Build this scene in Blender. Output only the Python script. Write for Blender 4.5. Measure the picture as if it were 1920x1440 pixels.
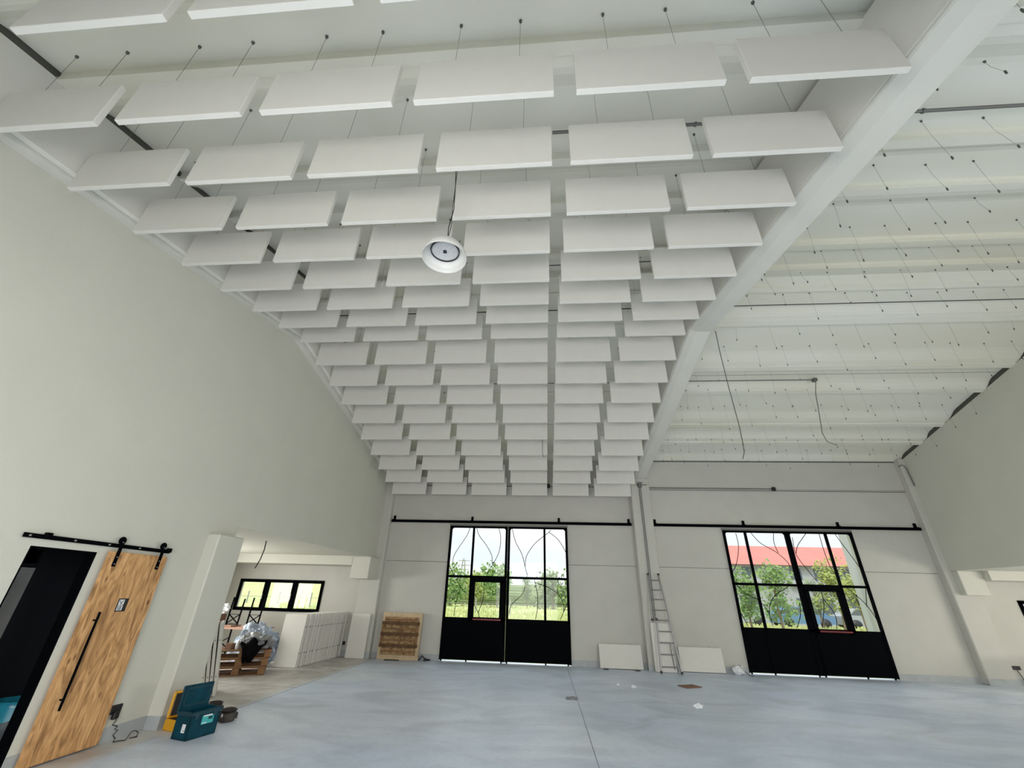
import bpy, math, random
import numpy as np
from mathutils import Vector, Matrix, noise

for o in list(bpy.data.objects): bpy.data.objects.remove(o)
S = bpy.context.scene
COL = S.collection
R = math.radians

# ------------------------------------------------------------------ camera
def camera_axes(yaw, pitch, roll):
    cy, sy, cp, sp = math.cos(yaw), math.sin(yaw), math.cos(pitch), math.sin(pitch)
    F = Vector((sy*cp, cy*cp, sp)); Rr = Vector((cy, -sy, 0)); U = Rr.cross(F)
    cr, sr = math.cos(roll), math.sin(roll)
    return cr*Rr + sr*U, -sr*Rr + cr*U, F
CAM_H = 1.787
cam_r, cam_u, cam_f = camera_axes(R(-5.065), R(26.635), R(1.739))
cd = bpy.data.cameras.new('camera')
cd.sensor_width = 36; cd.lens = 770.47/1920*36
cd.shift_x = 3.2/1920; cd.shift_y = 11.6/1920
cd.clip_start = 0.05; cd.clip_end = 600
cam = bpy.data.objects.new('camera', cd); COL.objects.link(cam)
cam.matrix_world = Matrix(((cam_r.x, cam_u.x, -cam_f.x, 0), (cam_r.y, cam_u.y, -cam_f.y, 0),
                           (cam_r.z, cam_u.z, -cam_f.z, CAM_H), (0, 0, 0, 1)))
S.camera = cam

# ------------------------------------------------------------------ view, sky, daylight
S.view_settings.view_transform = 'Standard'; S.view_settings.look = 'None'
S.view_settings.gamma = 1; S.view_settings.use_curve_mapping = False
S.view_settings.exposure = 0.0
w = bpy.data.worlds.new('sky'); S.world = w; w.use_nodes = True
nt = w.node_tree; nt.nodes.clear()
out = nt.nodes.new('ShaderNodeOutputWorld'); bg = nt.nodes.new('ShaderNodeBackground')
tc = nt.nodes.new('ShaderNodeTexCoord'); mp = nt.nodes.new('ShaderNodeMapping')
mp.inputs['Scale'].default_value = (1, 1, 3.5)
nz = nt.nodes.new('ShaderNodeTexNoise'); nz.inputs['Scale'].default_value = 3.2; nz.inputs['Detail'].default_value = 5
rp = nt.nodes.new('ShaderNodeValToRGB')
rp.color_ramp.elements[0].position = .38; rp.color_ramp.elements[0].color = (.84, .91, .97, 1)
rp.color_ramp.elements[1].position = .6; rp.color_ramp.elements[1].color = (1, 1, 1, 1)
nt.links.new(tc.outputs['Generated'], mp.inputs['Vector']); nt.links.new(mp.outputs[0], nz.inputs['Vector'])
nt.links.new(nz.outputs['Fac'], rp.inputs[0]); nt.links.new(rp.outputs[0], bg.inputs['Color'])
sep = nt.nodes.new('ShaderNodeSeparateXYZ'); mr = nt.nodes.new('ShaderNodeMapRange')       # overcast sky: the zenith is brighter than the horizon
mr.inputs[1].default_value = .12; mr.inputs[2].default_value = .8; mr.inputs[3].default_value = 1.15; mr.inputs[4].default_value = 2.6
nt.links.new(tc.outputs['Generated'], sep.inputs[0]); nt.links.new(sep.outputs[2], mr.inputs[0]); nt.links.new(mr.outputs[0], bg.inputs['Strength'])
nt.links.new(bg.outputs[0], out.inputs['Surface'])

def area(name, loc, rot, sx, sy, power, color=(1, 1, 1), spread=None):
    l = bpy.data.lights.new(name, 'AREA'); l.shape = 'RECTANGLE'; l.size = sx; l.size_y = sy
    l.energy = power; l.color = color
    if spread: l.spread = spread
    o = bpy.data.objects.new(name, l); COL.objects.link(o); o.location = loc; o.rotation_euler = rot
    return o
sun = bpy.data.lights.new('sun', 'SUN'); sun.energy = 1.2; sun.angle = R(6); sun.color = (1, .96, .86)
so = bpy.data.objects.new('sun', sun); COL.objects.link(so); so.rotation_euler = (R(42), 0, R(-25))
# area lights added in unseen openings: daylight from behind, fill for the annexes
area('daylight_back_left', (-1.2, -.9, 2.1), (R(64), 0, 0), 4.0, 3.8, 340, (1, .985, .96))
area('daylight_back_right', (7.8, -.9, 2.1), (R(64), 0, 0), 4.0, 3.8, 290, (1, .985, .96))
area('fill_annex_left', (-10.5, 10.6, 1.6), (0, R(-90), 0), 1.0, 3.0, 160, (1, .99, .95))
area('fill_annex_right', (15.9, 9.0, 1.6), (0, R(90), 0), 1.2, 6.0, 230, (1, .92, .80))

# ------------------------------------------------------------------ materials
def mat(name, col, rough=.6, metal=0, var=0, vscale=3, bump=0, bscale=40, col2=None, stretch=None, spec=.5, trans=0, alpha=1):
    m = bpy.data.materials.new(name); m.use_nodes = True
    n = m.node_tree; b = n.nodes['Principled BSDF']
    b.inputs['Base Color'].default_value = (*col, 1); b.inputs['Roughness'].default_value = rough
    b.inputs['Metallic'].default_value = metal; b.inputs['Specular IOR Level'].default_value = spec
    if alpha < 1: b.inputs['Alpha'].default_value = alpha
    t = n.nodes.new('ShaderNodeTexCoord'); src = t.outputs['Object']
    if stretch:
        mm = n.nodes.new('ShaderNodeMapping'); mm.inputs['Scale'].default_value = stretch
        n.links.new(src, mm.inputs['Vector']); src = mm.outputs[0]
    if var or col2:
        z = n.nodes.new('ShaderNodeTexNoise'); z.inputs['Scale'].default_value = vscale; z.inputs['Detail'].default_value = 5
        n.links.new(src, z.inputs['Vector'])
        r = n.nodes.new('ShaderNodeValToRGB'); r.color_ramp.elements[0].position = .35; r.color_ramp.elements[1].position = .65
        c2 = col2 or tuple(c*(1-var) for c in col)
        r.color_ramp.elements[0].color = (*c2, 1); r.color_ramp.elements[1].color = (*col, 1)
        n.links.new(z.outputs['Fac'], r.inputs[0]); n.links.new(r.outputs[0], b.inputs['Base Color'])
    if bump:
        z2 = n.nodes.new('ShaderNodeTexNoise'); z2.inputs['Scale'].default_value = bscale; z2.inputs['Detail'].default_value = 4
        n.links.new(src, z2.inputs['Vector'])
        bp = n.nodes.new('ShaderNodeBump'); bp.inputs['Strength'].default_value = bump; bp.inputs['Distance'].default_value = .01
        n.links.new(z2.outputs['Fac'], bp.inputs['Height']); n.links.new(bp.outputs[0], b.inputs['Normal'])
    return m
M = {}
M['plaster'] = mat('white_plaster', (.62, .615, .54), .85, var=.03, vscale=1.2, bump=.15, bscale=60)
M['beam'] = mat('white_painted_beam', (.73, .72, .66), .75, var=.04, vscale=1.5, bump=.2, bscale=25)
M['concrete_white'] = mat('painted_precast_concrete', (.56, .55, .50), .8, var=.05, vscale=1.5, bump=.2, bscale=25)
M['roof_concrete'] = mat('painted_roof_concrete', (.81, .81, .74), .8, col2=(.77, .75, .64), vscale=.7, bump=.25, bscale=14, stretch=(.25, 1, 1))
M['baffle'] = mat('white_baffle_felt', (.73, .715, .665), .9, var=.02, vscale=6, bump=.1, bscale=120)
M['base'] = mat('grey_baseboard_paint', (.44, .47, .48), .6, var=.15, vscale=4)
M['gap_shade'] = mat('gap_shade', (.10, .10, .085), .9)  # shade of the open slab ends, put into the colour
M['floor_joint'] = mat('floor_saw_cut', (.17, .19, .21), .8)
M['joint'] = mat('dark_joint', (.09, .095, .085), .9)
M['black_metal'] = mat('black_painted_steel', (.0015, .002, .003), .8, spec=.04)
M['black_plastic'] = mat('black_plastic', (.012, .012, .013), .45)
M['grey_metal'] = mat('galvanised_steel', (.17, .17, .16), .5, metal=.4)
M['wire'] = mat('wire_steel', (.12, .12, .11), .5, metal=.3)
M['alu'] = mat('aluminium', (.24, .24, .24), .4, metal=.6)
M['red'] = mat('dark_red_bar', (.16, .012, .014), .4)
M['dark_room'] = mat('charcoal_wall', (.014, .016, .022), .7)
M['grey_room'] = mat('grey_partition', (.55, .55, .52), .7, var=.2)
M['lamp_white'] = mat('white_enamel', (.62, .62, .59), .45)
M['lamp_disc'] = mat('led_lens_disc', (.62, .62, .64), .3, var=.35, vscale=90)
M['teal'] = mat('teal_plastic', (.001, .050, .078), .5, var=.35, vscale=9, spec=.2)
M['teal_dark'] = mat('dark_teal_plastic', (.004, .04, .06), .45)
M['teal_light'] = mat('light_teal_print', (.05, .42, .42), .5)
M['white_label'] = mat('white_label', (.75, .78, .8), .5)
M['grey_label'] = mat('grey_print', (.3, .34, .36), .5)
M['yellow'] = mat('yellow_plastic', (.72, .36, .01), .4)
M['bag_blue'] = mat('turquoise_bin_bag', (.02, .24, .34), .3, var=.3, vscale=8)
M['bin'] = mat('dark_ribbed_bin', (.035, .05, .062), .5, var=.3, vscale=30, stretch=(1, 1, .1))
M['pouch'] = mat('brown_grey_canvas', (.075, .065, .058), .9, var=.4, vscale=12, bump=.4)
M['pallet'] = mat('pallet_wood', (.30, .155, .07), .8, col2=(.15, .075, .035), vscale=5, bump=.3, stretch=(.5, 3, 3))
M['osb'] = mat('weathered_pallet_board', (.44, .30, .15), .85, col2=(.17, .09, .035), vscale=14, bump=.4)
M['osb_light'] = mat('pale_pallet_wood', (.60, .46, .29), .8, var=.2, vscale=4, stretch=(3, 1, .6))
M['dark_wood'] = mat('dark_brown_strap', (.09, .045, .02), .9, col2=(.16, .085, .04), vscale=10)
M['tabletop'] = mat('varnished_table_board', (.45, .25, .17), .4, var=.2)
M['cloth_black'] = mat('black_cloth', (.004, .004, .005), .95, bump=.5, bscale=12, spec=.05)
M['plastic_clear'] = mat('crumpled_clear_film', (.55, .63, .74), .14, col2=(.26, .32, .42), vscale=9, alpha=.85, bump=.6, bscale=14)
M['plastic_grey'] = mat('grey_film', (.27, .28, .29), .35, var=.3, vscale=9)
M['print_blue'] = mat('bright_blue_print', (.05, .42, .85), .3)
M['card'] = mat('brown_cardboard', (.22, .12, .08), .9)
M['paper'] = mat('white_paper', (.8, .82, .84), .7)
M['redroof'] = mat('red_roof_tiles', (.52, .17, .14), .8, var=.1, vscale=.6)
M['bwall'] = mat('house_wall', (.40, .41, .42), .8)
M['bwin'] = mat('house_window', (.10, .12, .14), .3)
M['car1'] = mat('blue_car_paint', (.12, .22, .38), .3)
M['car2'] = mat('grey_car_paint', (.35, .37, .4), .3)
M['trunk'] = mat('bark', (.22, .17, .12), .9, var=.3)
M['leaf'] = mat('spring_leaves', (.22, .33, .08), .7, col2=(.13, .24, .06), vscale=.8)
M['leaf_y'] = mat('yellow_green_leaves', (.36, .39, .09), .7, col2=(.23, .30, .07), vscale=.8)
M['leaf_d'] = mat('dull_green_leaves', (.24, .30, .14), .7, col2=(.15, .21, .10), vscale=.8)
M['fence'] = mat('fence_post', (.30, .30, .28), .8)

def wood_material():
    m = bpy.data.materials.new('rough_oak_board'); m.use_nodes = True
    n = m.node_tree; b = n.nodes['Principled BSDF']; b.inputs['Roughness'].default_value = .65
    b.inputs['Specular IOR Level'].default_value = .25
    t = n.nodes.new('ShaderNodeTexCoord')
    mp1 = n.nodes.new('ShaderNodeMapping'); mp1.inputs['Scale'].default_value = (1, 7, 1.3)
    n1 = n.nodes.new('ShaderNodeTexNoise'); n1.inputs['Scale'].default_value = 1.5; n1.inputs['Detail'].default_value = 9; n1.inputs['Distortion'].default_value = 2.2
    r1 = n.nodes.new('ShaderNodeValToRGB')
    e = r1.color_ramp.elements
    e[0].position = .28; e[0].color = (.23, .115, .048, 1); e[1].position = .72; e[1].color = (.78, .47, .22, 1)
    k = e.new(.5); k.color = (.56, .31, .13, 1)
    n.links.new(t.outputs['Object'], mp1.inputs['Vector']); n.links.new(mp1.outputs[0], n1.inputs['Vector']); n.links.new(n1.outputs['Fac'], r1.inputs[0])
    mp2 = n.nodes.new('ShaderNodeMapping'); mp2.inputs['Scale'].default_value = (1, 2.6, 1.2)
    vo = n.nodes.new('ShaderNodeTexVoronoi'); vo.inputs['Scale'].default_value = 2.1; vo.inputs['Randomness'].default_value = 1
    r2 = n.nodes.new('ShaderNodeValToRGB'); r2.color_ramp.elements[0].position = .04; r2.color_ramp.elements[0].color = (.16, .10, .07, 1)
    r2.color_ramp.elements[1].position = .13; r2.color_ramp.elements[1].color = (1, 1, 1, 1)
    n.links.new(t.outputs['Object'], mp2.inputs['Vector']); n.links.new(mp2.outputs[0], vo.inputs['Vector']); n.links.new(vo.outputs['Distance'], r2.inputs[0])
    mx = n.nodes.new('ShaderNodeMix'); mx.data_type = 'RGBA'; mx.blend_type = 'MULTIPLY'; mx.inputs[0].default_value = .8
    n.links.new(r1.outputs[0], mx.inputs[6]); n.links.new(r2.outputs[0], mx.inputs[7]); n.links.new(mx.outputs[2], b.inputs['Base Color'])
    bp = n.nodes.new('ShaderNodeBump'); bp.inputs['Strength'].default_value = .35; bp.inputs['Distance'].default_value = .01
    n.links.new(n1.outputs['Fac'], bp.inputs['Height']); n.links.new(bp.outputs[0], b.inputs['Normal'])
    return m
M['oak'] = wood_material()

def floor_material():
    m = bpy.data.materials.new('polished_concrete_floor'); m.use_nodes = True
    n = m.node_tree; b = n.nodes['Principled BSDF']
    t = n.nodes.new('ShaderNodeTexCoord')
    def nse(scale, det, st=None, dist=0):
        z = n.nodes.new('ShaderNodeTexNoise'); z.inputs['Scale'].default_value = scale; z.inputs['Detail'].default_value = det; z.inputs['Distortion'].default_value = dist
        s = t.outputs['Object']
        if st:
            q = n.nodes.new('ShaderNodeMapping'); q.inputs['Scale'].default_value = st; n.links.new(s, q.inputs[0]); s = q.outputs[0]
        n.links.new(s, z.inputs['Vector']); return z.outputs['Fac']
    def ramp(f, p0, c0, p1, c1):
        r = n.nodes.new('ShaderNodeValToRGB'); e = r.color_ramp.elements
        e[0].position = p0; e[0].color = (*c0, 1); e[1].position = p1; e[1].color = (*c1, 1)
        n.links.new(f, r.inputs[0]); return r.outputs[0]
    def mix(bt, f, a, c):
        x = n.nodes.new('ShaderNodeMix'); x.data_type = 'RGBA'; x.blend_type = bt; x.inputs[0].default_value = f
        n.links.new(a, x.inputs[6]); n.links.new(c, x.inputs[7]); return x.outputs[2]
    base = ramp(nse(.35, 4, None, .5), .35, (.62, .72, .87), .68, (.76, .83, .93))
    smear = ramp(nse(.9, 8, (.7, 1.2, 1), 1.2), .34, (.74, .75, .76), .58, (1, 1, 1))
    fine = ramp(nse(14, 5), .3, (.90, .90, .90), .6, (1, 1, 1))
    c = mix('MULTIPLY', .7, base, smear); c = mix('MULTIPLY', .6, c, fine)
    # a dusty brown slab in the side room, past the saw cut at x = -5.1
    sx = n.nodes.new('ShaderNodeSeparateXYZ'); n.links.new(t.outputs['Object'], sx.inputs[0])
    mr = n.nodes.new('ShaderNodeMapRange'); mr.inputs[1].default_value = -7.75; mr.inputs[2].default_value = -7.95
    n.links.new(sx.outputs[0], mr.inputs[0])
    dust = ramp(nse(2.2, 6, None, 1), .35, (.47, .43, .40), .62, (.64, .63, .61))
    x = n.nodes.new('ShaderNodeMix'); x.data_type = 'RGBA'; n.links.new(mr.outputs[0], x.inputs[0]); n.links.new(c, x.inputs[6]); n.links.new(dust, x.inputs[7])
    n.links.new(x.outputs[2], b.inputs['Base Color'])
    rr = n.nodes.new('ShaderNodeMapRange'); rr.inputs[3].default_value = .28; rr.inputs[4].default_value = .55
    n.links.new(nse(1.3, 6, None, 1), rr.inputs[0]); n.links.new(rr.outputs[0], b.inputs['Roughness'])
    b.inputs['Specular IOR Level'].default_value = .35
    return m
M['floor'] = floor_material()

def meadow_material():
    m = mat('meadow', (.47, .48, .20), .9, col2=(.36, .43, .17), vscale=.35, stretch=(1, .25, 1))
    return m
M['meadow'] = meadow_material()
M['meadow_tuft'] = mat('tall_grass', (.52, .52, .24), .9, col2=(.38, .45, .18), vscale=.5)

def glass_material():
    m = bpy.data.materials.new('window_glass'); m.use_nodes = True
    n = m.node_tree; n.nodes.clear()
    o = n.nodes.new('ShaderNodeOutputMaterial'); tr = n.nodes.new('ShaderNodeBsdfTransparent'); gl = n.nodes.new('ShaderNodeBsdfGlossy')
    gl.inputs['Roughness'].default_value = .02; tr.inputs['Color'].default_value = (.97, .985, .98, 1)
    mx = n.nodes.new('ShaderNodeMixShader'); mx.inputs[0].default_value = .014
    n.links.new(tr.outputs[0], mx.inputs[1]); n.links.new(gl.outputs[0], mx.inputs[2]); n.links.new(mx.outputs[0], o.inputs[0])
    return m
M['glass'] = glass_material()

# ------------------------------------------------------------------ mesh helpers
class MB:
    def __init__(s): s.v = []; s.f = []; s.sm = []
    def add(s, vs, fs, smooth=False):
        k = len(s.v); s.v += [tuple(v) for v in vs]; s.f += [tuple(i+k for i in f) for f in fs]; s.sm += [smooth]*len(fs); return s
    def box(s, x0, x1, y0, y1, z0, z1, m=None):
        vs = [Vector((x, y, z)) for x in (x0, x1) for y in (y0, y1) for z in (z0, z1)]
        if m: vs = [m @ v for v in vs]
        return s.add(vs, [(0, 1, 3, 2), (4, 6, 7, 5), (0, 4, 5, 1), (2, 3, 7, 6), (0, 2, 6, 4), (1, 5, 7, 3)])
    def bbox(s, x0, x1, y0, y1, z0, z1, b=.01, m=None):
        """box with chamfered edges"""
        vs = []; b = min(b, (x1-x0)/2.01, (y1-y0)/2.01, (z1-z0)/2.01)
        import itertools
        idx = {}
        for sx, sy, sz in itertools.product((0, 1), repeat=3):
            X = (x0, x1)[sx]; Y = (y0, y1)[sy]; Z = (z0, z1)[sz]; dx = b*(1-2*sx); dy = b*(1-2*sy); dz = b*(1-2*sz)
            for k, p in enumerate(((X, Y+dy, Z+dz), (X+dx, Y, Z+dz), (X+dx, Y+dy, Z))):
                idx[(sx, sy, sz, k)] = len(vs); vs.append(Vector(p))
        fs = []
        g = lambda a, b_, c, k: idx[(a, b_, c, k)]
        for a in (0, 1):
            q = [(0, 0), (0, 1), (1, 1), (1, 0)]
            fs.append([g(a, i, j, 0) for i, j in q]); fs.append([g(i, a, j, 1) for i, j in q]); fs.append([g(i, j, a, 2) for i, j in q])
        for a in (0, 1):
            for c in (0, 1):
                fs.append([g(a, c, 0, 0), g(a, c, 1, 0), g(a, c, 1, 1), g(a, c, 0, 1)])
                fs.append([g(a, 0, c, 0), g(a, 1, c, 0), g(a, 1, c, 2), g(a, 0, c, 2)])
                fs.append([g(0, a, c, 1), g(1, a, c, 1), g(1, a, c, 2), g(0, a, c, 2)])
        for a, c, d in itertools.product((0, 1), repeat=3): fs.append([g(a, c, d, 0), g(a, c, d, 1), g(a, c, d, 2)])
        if m: vs = [m @ v for v in vs]
        return s.add(vs, fs)
    def tube(s, pts, r, n=8, smooth=True, cap=True):
        pts = [Vector(p) for p in pts]; rr = r if isinstance(r, (list, tuple)) else [r]*len(pts)
        vs = []; up = None
        for i, p in enumerate(pts):
            d = (pts[min(i+1, len(pts)-1)]-pts[max(i-1, 0)]).normalized()
            if up is None: up = d.orthogonal().normalized()
            up = (up-d*up.dot(d)).normalized(); sd = d.cross(up)
            for k in range(n):
                a = 2*math.pi*k/n; vs.append(p+(up*math.cos(a)+sd*math.sin(a))*rr[i])
        fs = [(i*n+k, i*n+(k+1) % n, (i+1)*n+(k+1) % n, (i+1)*n+k) for i in range(len(pts)-1) for k in range(n)]
        s.add(vs, fs, smooth)
        if cap: s.add(vs[:n], [tuple(range(n))[::-1]]); s.add(vs[-n:], [tuple(range(n))])
        return s
    def bar(s, a, b, w, h):
        """rectangular bar from a to b"""
        a = Vector(a); b = Vector(b); d = (b-a); L = d.length; d.normalize()
        up = Vector((0, 0, 1)) if abs(d.z) < .95 else Vector((0, 1, 0))
        sd = d.cross(up).normalized(); u = sd.cross(d)
        vs = [a+d*t+sd*p*w/2+u*q*h/2 for t in (0, L) for p in (-1, 1) for q in (-1, 1)]
        return s.add(vs, [(0, 1, 3, 2), (4, 6, 7, 5), (0, 4, 5, 1), (2, 3, 7, 6), (0, 2, 6, 4), (1, 5, 7, 3)])
    def lathe(s, prof, c=(0, 0, 0), n=32, smooth=True, m=None):
        vs = []; c = Vector(c)
        for r, z in prof:
            for k in range(n):
                a = 2*math.pi*k/n; v = c+Vector((r*math.cos(a), r*math.sin(a), z)); vs.append(m @ v if m else v)
        fs = [(i*n+k, i*n+(k+1) % n, (i+1)*n+(k+1) % n, (i+1)*n+k) for i in range(len(prof)-1) for k in range(n)]
        return s.add(vs, fs, smooth)
    def extr_x(s, poly, x0, x1):
        """poly in (y, z), extruded along x"""
        n = len(poly); vs = [(x0, y, z) for y, z in poly]+[(x1, y, z) for y, z in poly]
        fs = [tuple(range(n)), tuple(range(n, 2*n))[::-1]]+[(i, (i+1) % n, n+(i+1) % n, n+i) for i in range(n)]
        return s.add(vs, fs)
    def extr_y(s, poly, y0, y1):
        n = len(poly); vs = [(x, y0, z) for x, z in poly]+[(x, y1, z) for x, z in poly]
        fs = [tuple(range(n)), tuple(range(n, 2*n))[::-1]]+[(i, (i+1) % n, n+(i+1) % n, n+i) for i in range(n)]
        return s.add(vs, fs)
    def mesh(s, name, m):
        me = bpy.data.meshes.new(name); me.from_pydata(s.v, [], s.f); me.update()
        for p, q in zip(me.polygons, s.sm): p.use_smooth = q
        import bmesh
        b = bmesh.new(); b.from_mesh(me); bmesh.ops.recalc_face_normals(b, faces=b.faces); b.to_mesh(me); b.free()
        me.materials.append(M[m] if isinstance(m, str) else m); return me
    def build(s, name, m, parent=None, world=False):
        o = bpy.data.objects.new(name, None)
        if parent is None:
            v = np.array(s.v); c = Vector(((v[:, 0].min()+v[:, 0].max())/2, (v[:, 1].min()+v[:, 1].max())/2, v[:, 2].min()))
            s.v = [tuple(Vector(p)-c) for p in s.v]
        else:
            c = Vector((0, 0, 0))
            if world:
                if parent.name in BASE: mi = BASE[parent.name].inverted(); s.v = [tuple(mi @ Vector(p)) for p in s.v]
        me = s.mesh(name, m)
        bpy.data.objects.remove(o)
        o = bpy.data.objects.new(name, me); COL.objects.link(o); o.location = c
        if parent is not None: o.parent = parent
        BASE[o.name] = (BASE[parent.name].copy() if (parent is not None and parent.name in BASE) else Matrix.Translation(c))
        return o
BASE = {}
def tag(o, label, cat, group=None, kind=None):
    o['label'] = label; o['category'] = cat
    if group: o['group'] = group
    if kind: o['kind'] = kind
    return o
def thing(name, label, cat, loc=(0, 0, 0), rz=0, group=None):
    o = bpy.data.objects.new(name, None); COL.objects.link(o); o.location = loc; o.rotation_euler = (0, 0, rz); o.empty_display_size = .1
    BASE[o.name] = Matrix.Translation(Vector(loc)) @ Matrix.Rotation(rz, 4, 'Z')
    return tag(o, label, cat, group)
def struct(name, mb, m, parent=None):
    o = mb.build(name, m, parent, world=True)
    if parent is None: o['kind'] = 'structure'
    return o
def dup(o, parent=None):
    c = o.copy(); COL.objects.link(c)
    if parent is not None: c.parent = parent
    for ch in o.children: dup(ch, c)
    return c
ORD = ['first', 'second', 'third', 'fourth', 'fifth', 'sixth', 'seventh', 'eighth', 'ninth', 'tenth', 'eleventh', 'twelfth', 'thirteenth',
       'fourteenth', 'fifteenth', 'sixteenth', 'seventeenth', 'eighteenth', 'nineteenth', 'twentieth', 'twenty-first', 'twenty-second', 'twenty-third',
       'twenty-fourth', 'twenty-fifth', 'twenty-sixth', 'twenty-seventh', 'twenty-eighth', 'twenty-ninth', 'thirtieth', 'thirty-first', 'thirty-second']

# ------------------------------------------------------------------ dimensions of the hall
D = 14.535; YB = -1.0; XL = -5.57; XR = 12.04; YK = 7.345
beam_z = lambda y: 6.81-.186*abs(y-YK)
roof_z = lambda y: 8.205-.275*abs(y-YK)
LIPS = [7.68, 8.61, 10.11, 11.03, 12.54, 13.47]; ENDS = [8.40, 9.95, 10.92, 12.31, 13.24, 14.50]
LIPS_ALL = [(l, e) for l, e in zip(LIPS, ENDS)]
def roof_dz(y):
    f = y if y >= YK else 2*YK-y
    while f > 14.6: f -= 2.43
    for l, e in LIPS_ALL:
        if l+.02 <= f <= e:
            t = (f-l)/(e-l)
            return .12 if t < .72 else .12*(.5+.5*math.cos(math.pi*(t-.72)/.28))
    return 0.0

# ------------------------------------------------------------------ floor
fl = MB(); fl.box(-10.8, 16.2, YB-.3, D+.25, -.12, 0); struct('floor', fl, 'floor')
j = MB(); j.box(.620, .628, 2, D-.05, .0005, .0015)
j.box(-5.105, -5.095, 7.6, D-.1, .0005, .0015); j.box(-10.6, -5.10, 9.9, 9.908, .0005, .0015)
struct('trim_1', j, 'floor_joint')

# ------------------------------------------------------------------ walls
def wall_strip(mb, x0, x1, y0, y1, zf, top):
    ys = [y0]+([YK] if y0 < YK < y1 else [])+[y1]
    for a, b in zip(ys, ys[1:]): mb.extr_x([(a, zf), (b, zf), (b, top(b)), (a, top(a))], x0, x1)
wl = MB(); tl = lambda y: beam_z(y)+.12
for y0, y1, zf, th in ((YB, 4.35, 0, .12), (4.35, 5.10, 2.14, .12), (5.10, 7.44, 0, .12), (7.44, 14.3, 2.79, .25)): wall_strip(wl, XL-th, XL, y0, y1, zf, tl)
struct('wall_left', wl, 'plaster')
wr = MB(); tr_ = lambda y: roof_z(y)-.02
for y0, y1, zf in ((YB, 3.0, 0), (3.0, 14.3, 2.82)): wall_strip(wr, XR, XR+.25, y0, y1, zf, tr_)
struct('wall_right', wr, 'plaster')
def far_wall(mb, x0, x1, holes, top, y0=D, y1=D+.22):
    xs = sorted(set([x0, x1]+[h for q in holes for h in q[:2]]))
    for a, b in zip(xs, xs[1:]):
        cuts = [(q[2], q[3]) for q in holes if q[0] <= a+1e-6 and q[1] >= b-1e-6]
        z = 0
        for c0, c1 in sorted(cuts):
            if c0 > z: mb.box(a, b, y0, y1, z, c0)
            z = c1
        mb.box(a, b, y0, y1, z, top)
wf = MB()
far_wall(wf, XL-.25, XR+.25, [(-3.2, .76, 0, 3.93), (5.80, 9.74, 0, 3.93)], roof_z(D)+.02)
far_wall(wf, -10.8, XL-.25, [(-10.2, -7.27, 1.15, 2.08)], 3.1)
far_wall(wf, XR+.25, 16.2, [(13.72, 15.6, 1.15, 2.08)], 3.1)
wfo = struct('wall_far', wf, 'concrete_white')
jj = MB()
for a, b in ((-5.3, -3.2), (.76, 2.95), (3.58, 5.80), (9.74, 11.9)): jj.box(a, b, D-.002, D+.01, 2.745, 2.757)
jj.box(3.5, 11.9, D-.002, D+.01, 5.243, 5.252)
jj.box(3.5, XR, D-.015, D+.01, roof_z(D)-.03, roof_z(D)+.01)
struct('trim_2', jj, 'joint')
wb = MB(); far_wall(wb, XL-.25, XR+.25, [(-3.2, .8, 0, 4.0), (5.8, 9.8, 0, 4.0)], roof_z(YB)+.1, YB-.25, YB); struct('wall_back', wb, 'plaster')
# side rooms
sa = MB(); sa.box(-10.8, -10.6, 7.2, D, 0, 1.15); sa.box(-10.8, -10.6, 7.2, D, 2.1, 2.8)
sa.box(-10.8, -10.6, 7.2, 9.0, 1.15, 2.1); sa.box(-10.8, -10.6, 12.2, D, 1.15, 2.1); sa.box(-10.6, XL-.25, 7.2, 7.44, 0, 2.8)
struct('wall_left_annex', sa, 'plaster')
sb = MB(); sb.box(16.0, 16.2, 3.0, D, 0, 1.0); sb.box(16.0, 16.2, 3.0, D, 2.2, 2.83); sb.box(16.0, 16.2, 3, 5.8, 1, 2.2); sb.box(16.0, 16.2, 12.2, D, 1, 2.2)
sb.box(XR+.25, 16.2, 2.8, 3.0, 0, 2.83)
struct('wall_right_annex', sb, 'plaster')
ca = MB(); ca.box(-10.8, XL-.25, 7.2, D, 2.79, 3.05); ca.box(XR+.25, 16.2, 2.8, D, 2.82, 3.05)
struct('ceiling_annex', ca, 'plaster')
bm_ = MB(); bm_.box(-10.6, -6.0, 13.5, D, 2.53, 2.79); bm_.bbox(-6.0, -5.42, 13.5, D, 2.15, 2.79, .015)
struct('trim_3', bm_, 'plaster')
bm_ = MB(); bm_.box(12.72, 16.0, 13.9, D, 2.57, 2.82); bm_.bbox(12.07, 12.72, 14.10, D, 2.17, 2.82, .015)
struct('trim_4', bm_, 'plaster')
# dark room behind the sliding door
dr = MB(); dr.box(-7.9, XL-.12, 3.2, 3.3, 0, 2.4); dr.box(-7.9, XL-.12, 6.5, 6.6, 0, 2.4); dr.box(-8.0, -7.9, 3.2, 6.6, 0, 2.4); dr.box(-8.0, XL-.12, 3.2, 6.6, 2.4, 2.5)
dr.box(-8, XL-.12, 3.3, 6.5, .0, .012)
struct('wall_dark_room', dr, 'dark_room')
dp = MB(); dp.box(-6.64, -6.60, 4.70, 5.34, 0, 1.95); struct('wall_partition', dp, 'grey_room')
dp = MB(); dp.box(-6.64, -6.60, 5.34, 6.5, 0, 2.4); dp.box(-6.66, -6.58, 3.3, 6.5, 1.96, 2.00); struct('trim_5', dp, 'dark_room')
# opening lining, black
ol = MB(); ol.box(XL-.12, XL-.004, 4.34, 4.37, 0, 2.14); ol.box(XL-.12, XL-.004, 5.075, 5.103, 0, 2.14); ol.box(XL-.12, XL-.004, 4.35, 5.1, 2.12, 2.145); struct('door_frame_1', ol, 'black_metal')
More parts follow.
